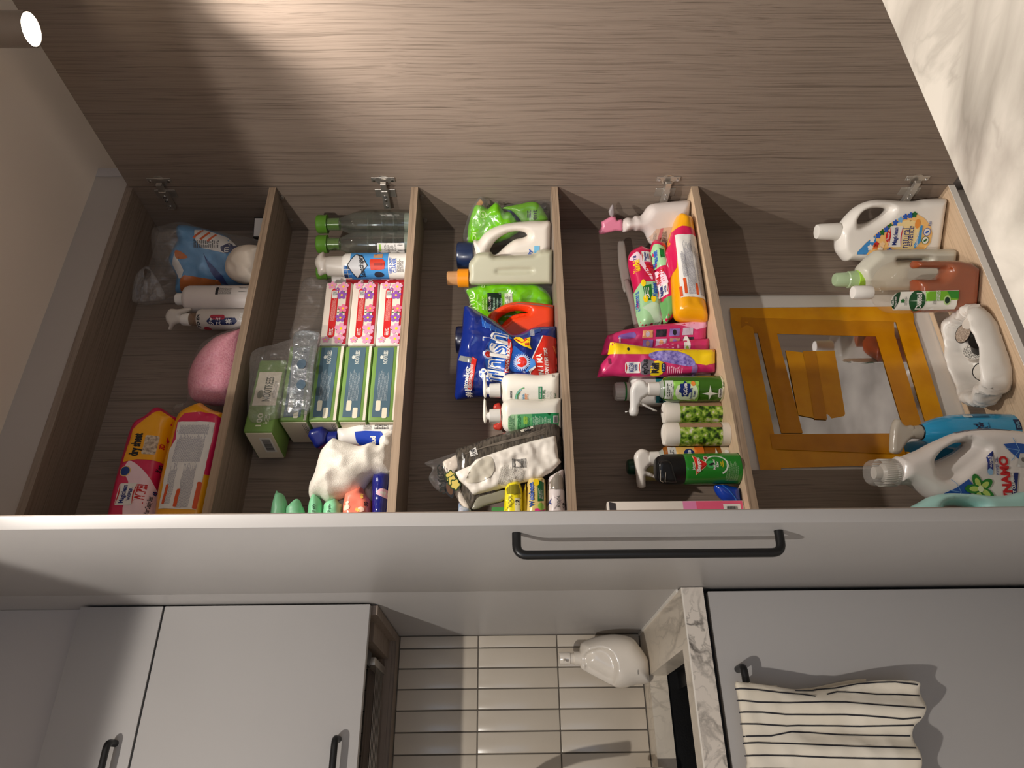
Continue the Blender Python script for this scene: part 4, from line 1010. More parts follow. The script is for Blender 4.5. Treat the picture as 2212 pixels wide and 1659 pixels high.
lb = prn(o, 'white_table', M(216, 222, 196, .5), PX(e, r8([(920, 380), (1070, 390), (1085, 640), (925, 640)]), -.03), mp, 2); c, w, h = box_ab(e, 1091, 1105, 632, 660, -.03); fine(lb, INK, c, w, h, 4, mp, 3)
c, w, h = box_ab(e, 1040, 1052, 636, 668, -.03); fine(o, M(180, 226, 120, .5), c, w, h, 3, mp, 3)

ORB = M(238, 66, 20, .32, coat=.25, var=.03)
e = T('orange_detergent_bottle', 'orange detergent bottle with arched handle behind the blue dishwasher bag', 'detergent bottle', 1120, 715, .112, S3, rz=-.42)
o, mp = puff(e, 'body', ORB, PX(e, r8([(600, 830), (720, 742), (850, 665), (980, 610), (1200, 572), (1600, 600), (1900, 650), (1990, 690), (2080, 1060), (2080, 1560), (1400, 1640), (900, 1560), (560, 1500), (520, 1300), (560, 1000)]), 0, .02),
            holes=[PX(e, r8([(790, 960), (860, 865), (1000, 785), (1180, 748), (1390, 790), (1200, 815), (1050, 865), (930, 960), (860, 1030)]))], T_=.028, R=.018, step=.005,
            dents=[(PX(e, r8([(880, 1010), (1000, 900), (1200, 820), (1430, 800), (1440, 880), (1300, 930), (1100, 980), (960, 1080)])), .012, .012)])
prn(o, 'grey_edge_stripe', M(140, 110, 104, .5), PX(e, r8([(1000, 628), (1200, 606), (1600, 640), (1900, 690), (1900, 672), (1600, 614), (1200, 585)]), -.03), mp, 2)
L(e, 'cap', M(14, 22, 56, .3, coat=.3), [(1012, 28), (1010, 30), (990, 30), (986, 28), (985, 24), (985, 0)], ox=-.022, ground=False)

# dishwasher tablet bag
BAG = M(16, 40, 122, .16, coat=.7, bump=.35, bscale=18, var=.12)
e = T('dishwasher_tablet_bag', 'shiny blue and red dishwasher tablet bag in the middle of the third shelf', 'tablet bag', 1105, 765, .066, S3, rz=-.30)
o, mp = puff(e, 'bag', BAG, PX(e, r3([(305, 95), (380, 85), (450, 110), (560, 180), (700, 260), (830, 340), (960, 440), (1060, 520), (1150, 515), (1290, 455), (1400, 410), (1560, 395), (1700, 400), (1800, 430), (1870, 530), (1890, 640), (1900, 900), (1900, 1150), (1880, 1450), (1500, 1500), (900, 1520), (600, 1500), (400, 1520), (180, 1545), (160, 1400), (180, 1200), (200, 900), (240, 700), (280, 400)]), 0, .02), T_=.032, R=.06, wr=.012, wsc=20, step=.0045, k=2)
Y0 = -.032
Q = lambda pts: PX(e, r3(pts), Y0)
rp = prn(o, 'red_print', M(208, 40, 24, .2, coat=.6), Q([(1535, 540), (1700, 545), (1800, 545), (1830, 700), (1820, 900), (1790, 1130), (1780, 1440), (1250, 1440), (1340, 1130), (1370, 890)]), mp, 1)
prn(rp, 'red_print_edge', PRNT, band(Q([(1250, 1440), (1340, 1130), (1370, 890), (1530, 545)]), .0022), mp, 2)
prn(o, 'light_blue_sweep', M(34, 96, 190, .2, coat=.6), Q([(570, 200), (620, 300), (700, 350), (850, 420), (1000, 520), (1060, 570), (1000, 600), (850, 520), (700, 440), (590, 400)]), mp, 1)
for i in range(5): prn(o, 'sweep_line', M(120, 180, 240, .4), band(Q([(640+85*i, 300+55*i), (625+85*i, 360+55*i), (640+85*i, 430+45*i)]), .0014), mp, 2)
prn(o, 'blue_glow', M(30, 92, 184, .25, coat=.5), Q([(760, 560), (980, 640), (1000, 900), (960, 1150), (700, 1150), (640, 900)]), mp, 1, sm=3)
prn(o, 'blue_glow', M(30, 92, 184, .25, coat=.5), Q([(1080, 700), (1180, 780), (1300, 900), (1250, 1080), (1060, 1100), (1010, 1000), (1050, 850)]), mp, 1, sm=3)
txp(e, o, 'finish', PRNT, 1038, 1095, 718, 826, mp, Y0, 3, rot=-.10, bold=.035, shear=.1)
txp(e, o, 'finish', M(30, 90, 190, .3), 1040, 1093, 720, 825, mp, Y0, 4, rot=-.10, bold=-.012, shear=.1)
rb = prn(o, 'red_band', M(206, 34, 30, .3, coat=.4), Q([(990, 580), (1040, 600), (1060, 760), (1020, 960), (1000, 1130), (935, 1140), (950, 960), (985, 800)]), mp, 5)
txp(e, rb, 'POWERBALL', PRNT, 1094, 1101, 738, 806, mp, Y0, 7, rot=-.08, bold=.03)
def ball(px, r, par):
    c = uv(e, *r3([px])[0], Y0); prn(par, 'spark', M(190, 204, 236, .3), star(c, r*1.75, r*1.2, 26, .2), mp, 6, .01); b_ = prn(par, 'red_ball', M(222, 40, 24, .15, coat=.6), ell(c, r, r), mp, 7, .01)
    prn(b_, 'ball_highlight', M(250, 170, 150, .3), ell((c[0]-r*.3, c[1]+r*.35), r*.25, r*.2, 10), mp, 8, .01)
ball((685, 845), .0075, o); ball((1205, 960), .0120, o)
prn(o, 'tablet_print', M(74, 140, 220, .3), Q([(1330, 890), (1400, 920), (1425, 1000), (1290, 1120), (1260, 1110), (1330, 1000)]), mp, 5)
tb = prn(o, 'tablet_print', PRNT, Q([(1310, 1090), (1420, 1010), (1425, 1040), (1330, 1130)]), mp, 6)
txp(e, rp, 'IN 1 MA', PRNT, 1161, 1173, 766, 812, mp, Y0, 3, rot=.12, bold=.04, shear=.2); txp(e, rp, 'EAN EVER TIME', PRNT, 1176, 1184, 752, 808, mp, Y0, 3, rot=.06, bold=.03, shear=.2)
yl = prn(o, 'yellow_flash', M(250, 206, 20, .3), Q([(1080, 580), (1110, 545), (1180, 550), (1240, 610), (1300, 580), (1340, 570), (1330, 690), (1360, 765), (1230, 715), (1130, 640)]), mp, 5)
prn(yl, 'red_tick', REDI, band(Q([(1110, 585), (1200, 650), (1250, 640)]), .0032), mp, 6); txp(e, yl, 'E P', REDI, 1133, 1142, 731, 748, mp, Y0, 7, rot=.1, bold=.03)
gs = prn(o, 'silver_strip', M(150, 152, 150, .3, .4), Q([(240, 825), (440, 900), (420, 985), (210, 900)]), mp, 4)
rr = prn(o, 'red_flag', M(206, 40, 30, .3), Q([(435, 875), (505, 915), (430, 1385), (360, 1370), (415, 985)]), mp, 4)
txp(e, rr, 'REMOVES BAKED-ON FOOD', PRNT, 1014, 1021, 788, 838, mp, Y0, 5, rot=-.09)
txp(e, o, 'RECOMMENDED', PRNT, 1005, 1013, 795, 838, mp, Y0, 5, rot=-.09, bold=.03); txp(e, o, '#1', PRNT, 1004, 1020, 840, 854, mp, Y0, 5, bold=.04)
pt = prn(o, 'photo_tab', M(40, 70, 140, .4), Q([(1300, 480), (1500, 405), (1510, 470), (1380, 520), (1320, 580)]), mp, 3)
fine(pt, PRNT, uv(e, *r3([(1370, 480)])[0], Y0), .02, .010, 5, mp, 4)
prn(o, 'red_highlight', M(240, 120, 70, .15), Q([(1690, 690), (1720, 680), (1770, 770), (1740, 800)]), mp, 3)

# pump soap bottles
def pump(lbl, yc, Y, dy, label):
    e = T('pump_soap_bottle', lbl, 'soap bottle', 1150, yc, Y, S3, rz=-.46, group='pump soap bottles')
    sh = lambda pts: [(x, y+dy) for x, y in c6(pts)]
    o, mp = puff(e, 'body', M(246, 240, 226, .3, coat=.25), PX(e, sh([(838, 735), (845, 650), (875, 605), (950, 588), (1060, 592), (1180, 602), (1290, 588), (1380, 582), (1440, 620), (1450, 740), (1440, 870), (1380, 895), (1290, 885), (1180, 878), (1060, 886), (950, 892), (880, 875), (848, 820)]), 0, .018), T_=.024, R=.020, step=.005)
    L(e, 'collar', WHP, [(1081, 15.5), (1058, 15), (1057, 12), (1057, 0)], ground=False)
    L(e, 'stem', WHT, [(1057, 8.5), (1050, 8), (1050, 0)], ground=False)
    puff(e, 'pump_nozzle', M(246, 240, 226, .3), PX(e, sh([(686, 585), (704, 605), (706, 650), (716, 690), (722, 740), (706, 802), (688, 802), (676, 745), (680, 650)])), T_=.009, R=.006, step=.003, k=3)
    if label == 'back':
        q = sh([(902, 760), (930, 728), (1360, 712), (1362, 780), (1350, 878), (910, 882), (900, 830)])
        lb = prn(o, 'label', M(176, 220, 168, .4), PX(e, q, -.022), mp, 1)
        prn(lb, 'label_mid', M(96, 180, 110, .4), PX(e, sh([(985, 727), (1115, 722), (1115, 880), (985, 880)]), -.022), mp, 2)
        dk = prn(lb, 'label_dark', M(26, 140, 80, .4), PX(e, sh([(1115, 722), (1358, 713), (1360, 780), (1348, 877), (1115, 880)]), -.022), mp, 2)
        for x0, x1, n in ((1098, 1112, 5), (1118, 1126, 2), (1134, 1145, 3), (1150, 1190, 11)):
            c, w, h = box_ab(e, x0, x1, 897+dy, 928+dy, -.022); fine(lb, M(30, 110, 60, .6) if x0 < 1140 else M(190, 226, 196, .6), c, w, h, n, mp, 3)
        c, w, h = box_ab(e, 1195, 1206, 898+dy, 914+dy, -.022); prn(lb, 'barcode_label', PRNT, rect(c, w, h), mp, 3); barcode(lb, INK, c, w*.85, h*.8, mp, 4, False)
        c = uv(e, 1135, 908+dy, -.022); prn(lb, 'bright_pill', LGRI, rect(c, .018, .009, .004), mp, 3)
    else:
        cc = uv(e, 1137, 862, -.022)
        for i, (rr_, col) in enumerate(((.026, M(110, 180, 120, .5)), (.024, M(150, 206, 214, .5)), (.022, M(60, 150, 70, .5)))):
            prn(o, 'swirl', col, band(ell(cc, rr_, rr_*.95, 18, .3*i, .2, 3.4), .0025), mp, 1+i)
        txp(e, o, 'tsons', INK, 1101, 1106, 845, 861, mp, -.022, 2); txp(e, o, 'gency', M(236, 140, 60, .5), 1134, 1141, 850, 866, mp, -.022, 4); txp(e, o, 'TERIAL', M(80, 150, 190, .5), 1127, 1133, 850, 866, mp, -.022, 4)
        c, w, h = box_ab(e, 1163, 1171, 835, 862, -.022); gb = prn(o, 'green_bar', M(40, 140, 90, .5), rect(c, w, h), mp, 1); tx(gb, 'HAND WASH', PRNT, c, w*.8, h*.4, mp, 2)
        txp(e, o, '99.9%', GRNI, 1172, 1178, 842, 862, mp, -.022, 2); c, w, h = box_ab(e, 1180, 1194, 842, 862, -.022); fine(o, GREI, c, w, h, 4, mp, 2, .3); txp(e, o, '0 ml', GRNI, 1197, 1202, 850, 860, mp, -.022, 2)
        c, w, h = box_ab(e, 1192, 1199, 808, 815, -.022); fine(o, INK, c, w, h, 3, mp, 2)
    return e
pump('white pump soap bottle with green swirl logo against the blue tablet bag', 843, .046, -55, 'front')
pump('white pump soap bottle showing its green back label, nearer the left door', 898, .034, 0, 'back')
e = T('red_trigger', 'red trigger nozzle seen behind the nearer pump bottle', 'spray bottle', 1150, 900, .135, S3)
L(e, 'body', M(226, 216, 206, .35), [(1215, 0), (1215, 22), (1100, 22), (1086, 14), (1082, 10), (1081, 0)])
puff(e, 'trigger', M(216, 66, 50, .4), PX(e, [(1082, 872), (1068, 874), (1066, 884), (1074, 890), (1074, 912), (1066, 918), (1068, 927), (1084, 928), (1090, 900)]), T_=.008, R=.006, step=.003)
e = T('red_banded_bottle', 'white bottle top with red band peeking behind the bin liner packet', 'bottle', 1150, 958, .13, S3)
L(e, 'body', M(200, 40, 44, .4), [(1215, 0), (1215, 22), (1100, 22), (1092, 18)]); L(e, 'cap', WHT, [(1092, 19), (1074, 18), (1066, 14), (1063, 7), (1062, 0)], ground=False)

# bin liner packet
DKF = noisemat('dark_striped_film', [(.35, (58, 53, 48)), (.6, (96, 88, 78))], 60, .2, 2, .3, (1, 1, 4))
e = T('bin_liner_packet', 'crumpled packet of bin liners with white sheet and dark film leaning on the third shelf', 'bin liners', 1110, 1000, .058, S3, rz=-.12)
o, mp = puff(e, 'packet', DKF, PX(e, r2([(545, 500), (640, 440), (820, 380), (1000, 310), (1250, 230), (1450, 170), (1640, 110), (1830, 65), (1920, 110), (2000, 240), (2090, 420), (2100, 600), (2000, 780), (1800, 890), (1500, 960), (1240, 1040), (1230, 1180), (1000, 1250), (830, 1310), (770, 1330), (680, 1230), (600, 1060), (560, 800)]), 0, .02), T_=.032, R=.03, wr=.004, wsc=30, step=.005)
Y0 = -.03
cr_ = M(246, 238, 226, .45, bump=.5, bscale=14, var=.02)
o2, mp2 = puff(e, 'white_sheet', cr_, PX(e, r2([(545, 790), (640, 740), (760, 690), (830, 610), (1000, 545), (1350, 425), (1650, 340), (1950, 272), (1975, 420), (1995, 590), (2035, 640), (1900, 780), (1700, 890), (1500, 930), (1240, 1005), (1000, 1060), (800, 1112), (720, 1010), (600, 900)]), Y0), T_=.010, R=.010, wr=.008, wsc=34, k=1, y0=-.031, back=.1, step=.005)
prn(o2, 'translucent_patch', M(214, 206, 188, .3), PX(e, r2([(700, 900), (800, 720), (1000, 580), (1090, 680), (1060, 850), (900, 930), (730, 960)]), Y0), mp2, 2, sm=3)
tp = r2([(1150, 680), (1320, 650), (1380, 960), (1170, 1010)]); c = uv(e, *r2([(1265, 830)])[0], Y0); fine(o2, M(90, 86, 70, .6), c, .048, .030, 10, mp2, 2, .4, rot=-.16)
c = uv(e, *r2([(1440, 680)])[0], Y0); barcode(o2, INK, c, .020, .030, mp2, 2, False); c = uv(e, *r2([(1440, 830)])[0], Y0); fine(o2, GREI, c, .026, .024, 8, mp2, 2, .4, rot=-.16)
puff(e, 'side_film', M(150, 146, 128, .25, alpha=.85), PX(e, r2([(880, 1125), (1050, 1080), (1240, 1030), (1236, 1170), (1000, 1240), (840, 1305), (780, 1290), (820, 1190)]), Y0), T_=.004, R=.006, y0=-.030, back=.2)
hd_ = puff(e, 'header_card', M(236, 222, 206, .45), PX(e, r2([(372, 660), (480, 605), (580, 560), (640, 720), (545, 785), (600, 960), (650, 1100), (760, 1320), (680, 1310), (560, 1150), (500, 1000), (420, 800)])), T_=.004, R=.006, y0=-.012, k=2)
oh, mph = puff(e, 'header_film', FILM, PX(e, r2([(115, 680), (200, 640), (370, 590), (560, 540), (620, 700), (600, 900), (620, 1060), (700, 1240), (580, 1180), (540, 1110), (320, 1070), (180, 900), (230, 760), (180, 720)])), T_=.008, R=.012, wr=.005, wsc=30, y0=-.012)
pmh = planemap(-.0225)
for i, (px_, rr_) in enumerate((((475, 845), .013), ((505, 905), .0125), ((545, 960), .0125))):
    c = uv(e, *r2([px_])[0], -.02); bl_ = [(c[0]+rr_*(1+.16*math.cos(5*t+i))*math.cos(t), c[1]+rr_*.85*(1+.16*math.cos(5*t+i))*math.sin(t)) for t in [q*math.pi/15 for q in range(30)]]; cc = np.mean(bl_, 0)
    g_ = prn(oh, 'bubble_shape', M(36, 72, 30, .5), bl_, pmh, 1+2*i); prn(g_, 'bubble_fill', M(228, 204, 104, .5), [tuple(cc+(np.array(p)-cc)*.78) for p in bl_], pmh, 2+2*i)
for i in range(7):
    c = uv(e, *r2([(330+7*i, 730+52*i)])[0], -.02); prn(oh, 'dark_scribble', M(24, 28, 22, .5), band(ell(c, .007, .0055, 16, .5*i, 0, 5.4), .0028), pmh, 1+i % 2)
c = uv(e, *r2([(465, 1010)])[0], -.02); b_ = prn(oh, 'brown_shape', INK, spline([(c[0]-.022, c[1]-.006), (c[0]-.004, c[1]+.011), (c[0]+.018, c[1]+.006), (c[0]+.014, c[1]-.011), (c[0]-.006, c[1]-.010)], 4), pmh, 1)
prn(b_, 'brown_fill', M(98, 66, 44, .5), ell((c[0]-.001, c[1]), .014, .0065, 16, .3), pmh, 2)
wl = prn(o, 'white_tag', PRNT, PX(e, r2([(740, 490), (830, 432), (865, 545), (760, 572)]), Y0), mp, 3); tx(wl, '大袋', INK, uv(e, *r2([(800, 510)])[0], Y0), .015, .012, mp, 4, rot=.2)
wl = prn(o, 'white_tag', M(214, 206, 190, .5), PX(e, r2([(1450, 190), (1630, 130), (1640, 160), (1480, 225)]), Y0), mp, 3); tx(wl, 'BIG', INK, uv(e, *r2([(1550, 170)])[0], Y0), .012, .014, mp, 4)
for i in range(5):
    q = [(680+i*26, 470-i*9), (980+i*26, 372-i*12), (1300+i*26, 300-i*14), (1800, 180-i*16)]
    prn(o, 'film_stripe', M(120, 110, 98, .3), band(PX(e, r2([(a_, b_+60) for a_, b_ in q]), Y0), .0016), mp, 1)

# small wet-tissue packs at the left of the third shelf
KY = M(244, 226, 22, .3, coat=.4, bump=.15, bscale=26); KW = M(226, 214, 212, .3, coat=.4, bump=.15, bscale=26)
e = T('wet_tissue_pack', 'white and pink wet tissue pack marked 12, lowest of the pile by the left door', 'wet tissue pack', 1205, 1070, .045, S3, rz=0, group='wet tissue packs')
o, mp = puff(e, 'pack', KW, PX(e, r2([(1840, 920), (1900, 840), (1980, 750), (2060, 830), (2100, 1000), (2160, 1200), (2180, 1400), (2180, 1750), (1830, 1750), (1825, 1300)]), 0, .015), T_=.030, R=.018, wr=.003)
prn(o, 'silver_end', M(168, 160, 150, .2, .5, bump=.4, bscale=30), PX(e, r2([(1850, 930), (1980, 770), (2060, 845), (2090, 1010), (1950, 1030), (1850, 1000)]), -.028), mp, 1)
tx(o, 'KOOL', GREI, uv(e, *r2([(1995, 1190)])[0], -.03), .026, .007, mp, 2); tx(o, '12', INK, uv(e, *r2([(2085, 1230)])[0], -.03), .012, .009, mp, 2, bold=.04); tx(o, 'X', M(70, 80, 140, .4), uv(e, *r2([(1865, 1185)])[0], -.03), .014, .008, mp, 2, bold=.05)
for q in ((1930, 1130, 2100, 1250), (1930, 1300, 2050, 1150), (2050, 1330, 2110, 1180)): prn(o, 'facet_line', M(170, 150, 160, .5), band(PX(e, r2([q[:2], q[2:]]), -.03), .0008), mp, 1)
e = T('wet_tissue_pack', 'wet tissue pack with green panel and lemons in the middle of the pile', 'wet tissue pack', 1155, 1070, .045, S3, rz=0, dz=.046, group='wet tissue packs')
o, mp = puff(e, 'pack', M(222, 196, 120, .3, coat=.4), PX(e, r2([(1545, 1010), (1560, 905), (1690, 885), (1800, 900), (1820, 1100), (1830, 1400), (1830, 1750), (1510, 1750), (1530, 1250)])), T_=.030, R=.018, wr=.003)
gp = prn(o, 'green_panel', M(22, 110, 56, .35), PX(e, r2([(1700, 905), (1790, 915), (1790, 1180), (1700, 1200)]), -.028), mp, 1); c, w, h = box_ab(e, 1163, 1172, 1055, 1078, -.028); fine(gp, PRNT, c, w, h, 3, mp, 2)
prn(o, 'lemon', YELI, ell(uv(e, *r2([(1680, 930)])[0], -.028), .009, .006), mp, 2); prn(o, 'lime', LGRI, ell(uv(e, *r2([(1750, 1270)])[0], -.028), .008, .007), mp, 2); prn(o, 'pink_print', M(226, 40, 130, .4), PX(e, r2([(1660, 1300), (1800, 1290), (1810, 1700), (1650, 1700)]), -.028), mp, 1)
tx(o, 'Wetsheet', M(30, 70, 150, .4), uv(e, *r2([(1612, 1100)])[0], -.028), .055, .010, mp, 3, bold=.05)
e = T('yellow_wet_tissue_pack', 'thin yellow wet tissue pack edge-on between two other packs', 'wet tissue pack', 1132, 1085, .045, S3, rz=0, dz=.090)
puff(e, 'pack', M(250, 220, 40, .3, coat=.4), PX(e, r2([(1490, 1150), (1510, 1020), (1530, 955), (1545, 1050), (1560, 1400), (1560, 1750), (1495, 1750)])), T_=.028, R=.010, wr=.002, step=.004)
e = T('wet_tissue_pack', 'lemon yellow wet tissue pack marked 12, on top of the pile', 'wet tissue pack', 1112, 1080, .045, S3, rz=0, dz=.096, group='wet tissue packs')
o, mp = puff(e, 'pack', KY, PX(e, r2([(1235, 1090), (1250, 1000), (1300, 955), (1440, 940), (1475, 1010), (1500, 1120), (1505, 1400), (1505, 1750), (1235, 1750)])), T_=.030, R=.016, wr=.003)
prn(o, 'olive_end', M(150, 140, 40, .2, .3, bump=.4, bscale=30), PX(e, r2([(1260, 1000), (1310, 965), (1430, 955), (1470, 1080), (1370, 1110), (1270, 1080)]), -.028), mp, 1)
tx(o, 'KOOL', M(150, 140, 30, .5), uv(e, *r2([(1310, 1190)])[0], -.03), .026, .007, mp, 2); bx = prn(o, 'count_box', M(250, 240, 190, .5), rect(uv(e, *r2([(1415, 1235)])[0], -.03), .028, .011), mp, 2); tx(bx, '12', INK, uv(e, *r2([(1415, 1205)])[0], -.03), .011, .008, mp, 3, bold=.04)
for q in ((1250, 1300, 1480, 1120), (1300, 1120, 1480, 1320)): prn(o, 'facet_line', M(170, 150, 20, .5), band(PX(e, r2([q[:2], q[2:]]), -.03), .0008), mp, 1)
e = T('foil_sachet', 'crumpled silver and blue foil sachet by the left door on the third shelf', 'sachet', 1010, 1098, .03, S3, rz=0)
z_ = float(at(1012, 1110, Y=.03)[2])-S3
puff(e, 'sachet', noisemat('foil', [(.3, (90, 120, 160)), (.5, (200, 205, 210)), (.7, (120, 90, 150))], 50, .15, 3, .6), PX(e, r2([(585, 1330), (595, 1200), (640, 1260), (720, 1290), (780, 1340), (780, 1600), (2200, 1700), (2200, 1620), (590, 1500)]), 0, .02), T_=.012, R=.01, wr=.004, k=2)
e = T('green_card_box', 'small green card box showing its edge beside the left door', 'box', 1070, 1110, .06, S3, rz=0)
box('box', M(60, 130, 60, .5), e, -.055, .008, -.02, .04, .0005, float(at(1062, 1100, Y=.04)[2])-S3, .002)

# ---------------------------------------------------------------- fourth bay
e = T('pink_spray_bottle', 'translucent white spray bottle with pink trigger in the right corner of the fourth shelf', 'spray bottle', 1420, 480, .068, S4, rz=-.80)
o, mp = puff(e, 'body', M(226, 214, 208, .3, alpha=.90, var=.03), PX(e, c7([(430, 240), (480, 205), (520, 212), (550, 190), (590, 192), (620, 165), (655, 115), (700, 85), (800, 72), (920, 60), (1010, 55), (1060, 90), (1085, 260), (1085, 450), (900, 470), (720, 460), (665, 425), (630, 350), (590, 325), (550, 330), (520, 318), (480, 332), (430, 335)]), 0, .02), T_=.034, R=.025, step=.005, k=3)
puff(e, 'trigger_head', M(226, 132, 160, .3, coat=.2), PX(e, c7([(245, 245), (330, 196), (372, 198), (382, 228), (432, 222), (432, 332), (370, 326), (300, 345), (228, 360), (220, 330), (246, 285)])), T_=.013, R=.005, step=.004, k=1)
puff(e, 'trigger_lever', M(150, 140, 140, .4), PX(e, c7([(308, 155), (345, 85), (360, 130), (356, 200), (330, 200)])), T_=.006, R=.004, step=.003, k=2)
lb = prn(o, 'label', M(206, 178, 158, .5), PX(e, c7([(735, 310), (870, 290), (900, 440), (690, 440), (670, 400)]), -.033), mp, 1)
prn(lb, 'pink_stripe', M(196, 110, 116, .5), PX(e, c7([(775, 305), (800, 300), (770, 440), (735, 440)]), -.033), mp, 2); c, w, h = box_ab(e, 1430, 1440, 496, 522, -.033); fine(lb, INK, c, w, h, 4, mp, 3); c, w, h = box_ab(e, 1411, 1418, 500, 520, -.033); fine(lb, GREI, c, w, h, 3, mp, 3)
e = T('plastic_duster', 'white plastic duster handle leaning against the back of the fourth shelf', 'duster', 1370, 615, .135, S4, rz=0)
puff(e, 'blade', M(212, 204, 194, .4), PX(e, c7([(392, 440), (420, 420), (452, 432), (470, 560), (490, 680), (505, 790), (470, 865), (440, 860), (408, 700), (395, 590)])), T_=.005, R=.004, step=.005)
puff(e, 'grip', M(206, 196, 186, .4), PX(e, c7([(440, 800), (470, 770), (490, 780), (530, 900), (570, 1060), (640, 1350), (700, 1700), (640, 1700), (575, 1350), (525, 1150), (490, 980)])), T_=.007, R=.006, step=.005, y0=-.003)

WG = M(168, 214, 160, .3, coat=.4, bump=.15, bscale=26)
e = T('wet_wiper_pack', 'slim pink and green value pack of wet wiper sheets, upper pack on the fourth shelf', 'wipes pack', 1395, 620, .095, S4, rz=-.10, dz=.085)
o, mp = puff(e, 'pack', PINKP, PX(e, c7([(482, 620), (490, 545), (520, 512), (590, 480), (650, 500), (690, 520), (712, 600), (740, 700), (770, 850), (800, 1000), (800, 1150), (740, 1172), (600, 1190), (565, 1050), (540, 900), (508, 750)])), T_=.026, R=.026, wr=.003)
Y0 = -.024; Q = lambda pts: PX(e, c7(pts), Y0)
gr = prn(o, 'green_half', WG, Q([(545, 850), (600, 790), (755, 780), (795, 1000), (790, 1140), (735, 1165), (605, 1180), (570, 1050)]), mp, 1)
prn(o, 'white_swoosh', M(246, 214, 226, .4), Q([(500, 560), (560, 520), (600, 560), (650, 660), (700, 740), (690, 765), (600, 640), (545, 600)]), mp, 1, sm=3)
shield(e, o, (1385, 1405, 545, 567), mp, Y0); txp(e, o, '1WIPE!', REDI, 1394, 1411, 571, 598, mp, Y0, 3, rot=-.1, bold=.04)
txp(e, o, 'Value Pack', YELI, 1368, 1382, 562, 588, mp, Y0, 3, bold=.05); txp(e, o, '18', NAVYI, 1367, 1374, 553, 562, mp, Y0, 3)
dg_ = prn(gr, 'dark_green_panel', M(24, 120, 50, .4), Q([(615, 830), (690, 810), (700, 950), (640, 960)]), mp, 2); txp(e, dg_, 'E', PRNT, 1392, 1402, 622, 645, mp, Y0, 3)
txp(e, gr, 'Wetsheet', M(36, 90, 180, .4), 1408, 1420, 612, 645, mp, Y0, 3, bold=.05); txp(e, gr, 'antibacterial', BLUI, 1374, 1382, 626, 668, mp, Y0, 3)
for q in ((620, 800), (640, 940), (710, 940)): prn(gr, 'lemon', YELI, ell(uv(e, *c7([q])[0], Y0), .010, .006), mp, 3)
prn(o, 'pale_end', M(206, 232, 200, .25, bump=.3, bscale=30), Q([(610, 1010), (700, 970), (780, 990), (795, 1100), (740, 1150), (680, 1070)]), mp, 2)
e = T('wet_wiper_pack', 'slim pink and green wiper pack tucked between the value pack and the yellow pack', 'wipes pack', 1428, 615, .072, S4, rz=-.06, dz=.045)
o, mp = puff(e, 'pack', PINKP, PX(e, c7([(680, 500), (710, 425), (760, 440), (822, 470), (840, 560), (890, 700), (910, 900), (910, 1060), (860, 1125), (812, 1140), (790, 1000), (755, 780), (712, 620)])), T_=.024, R=.022, wr=.003)
Y0 = -.022; Q = lambda pts: PX(e, c7(pts), Y0)
g1_ = prn(o, 'green_end', WG, Q([(690, 500), (715, 440), (815, 475), (825, 560), (840, 640), (730, 640)]), mp, 1); txp(e, g1_, 'Wetsheet', M(36, 90, 180, .4), 1412, 1421, 541, 571, mp, Y0, 2, bold=.05)
prn(g1_, 'dark_green_panel', M(24, 120, 50, .4), Q([(760, 490), (800, 500), (810, 570), (775, 570)]), mp, 2)
prn(o, 'green_end', M(110, 170, 100, .25, bump=.3, bscale=30), Q([(780, 930), (890, 905), (890, 1050), (850, 1110), (815, 1120)]), mp, 1)
prn(o, 'white_swoosh', M(246, 214, 226, .4), Q([(735, 660), (800, 690), (840, 780), (830, 800), (755, 780)]), mp, 1, sm=3)
shield(e, o, (1424, 1443, 612, 636), mp, Y0); txp(e, o, '1WIPE!', REDI, 1421, 1434, 581, 606, mp, Y0, 3, bold=.04)
e = T('wiper_refill_pack', 'plump yellow and pink wipes pack with white text panel on the fourth shelf', 'wipes pack', 1490, 590, .045, S4, rz=-.05, group='floor wiper refill packs')
o, mp = puff(e, 'pack', YELP, PX(e, c7([(835, 440), (880, 290), (910, 217), (960, 205), (1050, 250), (1112, 295), (1150, 400), (1195, 520), (1215, 700), (1250, 900), (1250, 1000), (1200, 1130), (1080, 1135), (950, 1122), (890, 1070), (875, 900), (862, 700), (842, 560)]), 0, .02), T_=.038, R=.034, wr=.004, wsc=24)
Y0 = -.036; Q = lambda pts: PX(e, c7(pts), Y0)
prn(o, 'pink_print', PINKP, Q([(845, 450), (885, 300), (970, 285), (1110, 300), (1125, 345), (1000, 380), (930, 500), (925, 640), (870, 690), (850, 560)]), mp, 1)
textpack(e, o, mp, Y0, c7([(905, 355), (1000, 365), (1128, 350), (1185, 480), (1198, 750), (1205, 930), (1090, 925), (960, 918), (935, 620)]), [(1469, 1474, 618, 640), (1477, 1483, 602, 635), (1503, 1508, 614, 638)],
         [((1472, 1482, 540, 600), 4), ((1480, 1500, 520, 636), 9), ((1505, 1524, 530, 638), 9)])
prn(o, 'white_swoosh', PRNT, Q([(845, 470), (860, 560), (880, 600), (868, 560)]), mp, 2)

